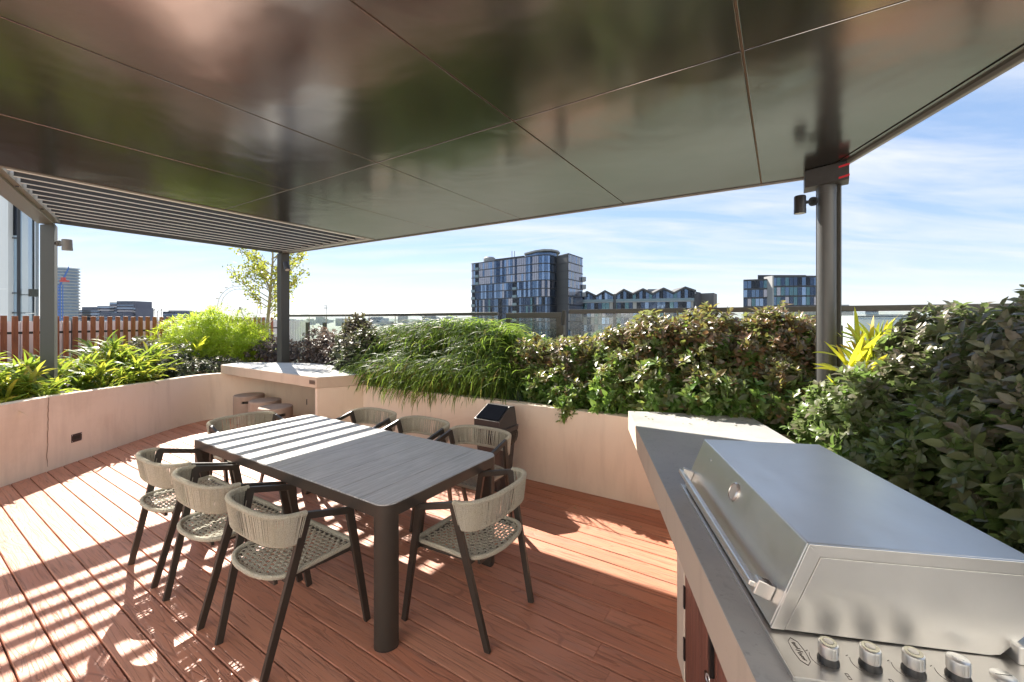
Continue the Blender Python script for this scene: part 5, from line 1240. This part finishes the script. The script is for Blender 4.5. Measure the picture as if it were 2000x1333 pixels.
# ================================================================== LIGHT, SKY, CAMERA
sun_dir = Vector((-.6615, 1.078, 1.0)).normalized()     # towards the sun
sl_ = bpy.data.lights.new('sun', 'SUN'); sl_.energy = SUN; sl_.angle = R(.53); sl_.color = (1.0, .93, .82)
so_ = bpy.data.objects.new('sun', sl_); COL.objects.link(so_); so_.rotation_euler = (-sun_dir).to_track_quat('-Z', 'Y').to_euler(); so_.location = (-10, 16, 20)
w = bpy.data.worlds.new('World'); SC.world = w; w.use_nodes = True; nt = w.node_tree; bgn = nt.nodes['Background']
sky = nt.nodes.new('ShaderNodeTexSky'); sky.sky_type = 'NISHITA'; sky.sun_disc = False; sky.sun_elevation = math.asin(sun_dir.z); sky.sun_rotation = math.atan2(sun_dir.x, sun_dir.y)
sky.air_density = .85; sky.dust_density = 0.0; sky.ozone_density = 1.6; sky.altitude = 30
tc = nt.nodes.new('ShaderNodeTexCoord'); sp = nt.nodes.new('ShaderNodeSeparateXYZ'); nt.links.new(tc.outputs['Generated'], sp.inputs[0])
def WM(op, a, b=0.0, c=0.0):
    m = nt.nodes.new('ShaderNodeMath'); m.operation = op
    for k2, v in ((0,a),(1,b),(2,c)):
        if isinstance(v, bpy.types.NodeSocket): nt.links.new(v, m.inputs[k2])
        else: m.inputs[k2].default_value = v
    return m.outputs[0]
zc_ = WM('MAXIMUM', sp.outputs[2], .02); dv = WM('ADD', zc_, .12)
cmb = nt.nodes.new('ShaderNodeCombineXYZ'); nt.links.new(WM('DIVIDE', sp.outputs[0], dv), cmb.inputs[0]); nt.links.new(WM('DIVIDE', sp.outputs[1], dv), cmb.inputs[1])
mp = nt.nodes.new('ShaderNodeMapping'); nt.links.new(cmb.outputs[0], mp.inputs[0]); mp.inputs['Rotation'].default_value = (0,0,R(-20)); mp.inputs['Scale'].default_value = (.45, 1.7, 1); mp.inputs['Location'].default_value = (3.1, 1.7, 0)
nz = nt.nodes.new('ShaderNodeTexNoise'); nt.links.new(mp.outputs[0], nz.inputs['Vector']); nz.inputs['Scale'].default_value = 1.5; nz.inputs['Detail'].default_value = 9; nz.inputs['Roughness'].default_value = .6; nz.inputs['Distortion'].default_value = .5
rp = nt.nodes.new('ShaderNodeValToRGB'); nt.links.new(nz.outputs[0], rp.inputs[0]); rp.color_ramp.elements[0].position = .40; rp.color_ramp.elements[1].position = .76
rp.color_ramp.elements[1].color = (.95,.95,.95,1)
mx_ = nt.nodes.new('ShaderNodeMix'); mx_.data_type = 'RGBA'; nt.links.new(rp.outputs[0], mx_.inputs[0]); gmn = nt.nodes.new('ShaderNodeGamma'); gmn.inputs[1].default_value = .42; nt.links.new(sky.outputs[0], gmn.inputs[0]); hs = nt.nodes.new('ShaderNodeHueSaturation'); hs.inputs['Saturation'].default_value = 1.6; hs.inputs['Value'].default_value = SKYV; nt.links.new(gmn.outputs[0], hs.inputs['Color']); tn = nt.nodes.new('ShaderNodeMix'); tn.data_type = 'RGBA'; tn.blend_type = 'MULTIPLY'; tn.inputs[0].default_value = 1; tn.inputs[7].default_value = (1.0, .965, 1.05, 1); nt.links.new(hs.outputs[0], tn.inputs[6]); nt.links.new(tn.outputs[2], mx_.inputs[6]); mx_.inputs[7].default_value = CLOUD
nt.links.new(mx_.outputs[2], bgn.inputs[0]); bgn.inputs[1].default_value = SKY
cam = bpy.data.cameras.new('camera'); cam.lens = F/2000*36; cam.sensor_width = 36; cam.shift_y = -(666.5-HY)/2000; cam.clip_start = .05; cam.clip_end = 20000
cob = bpy.data.objects.new('camera', cam); COL.objects.link(cob); cob.location = (0,0,H); cob.rotation_euler = (R(90),0,0); SC.camera = cob
SC.view_settings.view_transform = 'Standard'; SC.view_settings.look = 'None'; SC.view_settings.exposure = EXPO; SC.view_settings.gamma = 1
SC.render.engine = 'CYCLES'; SC.cycles.max_bounces = 8; SC.cycles.transparent_max_bounces = 12
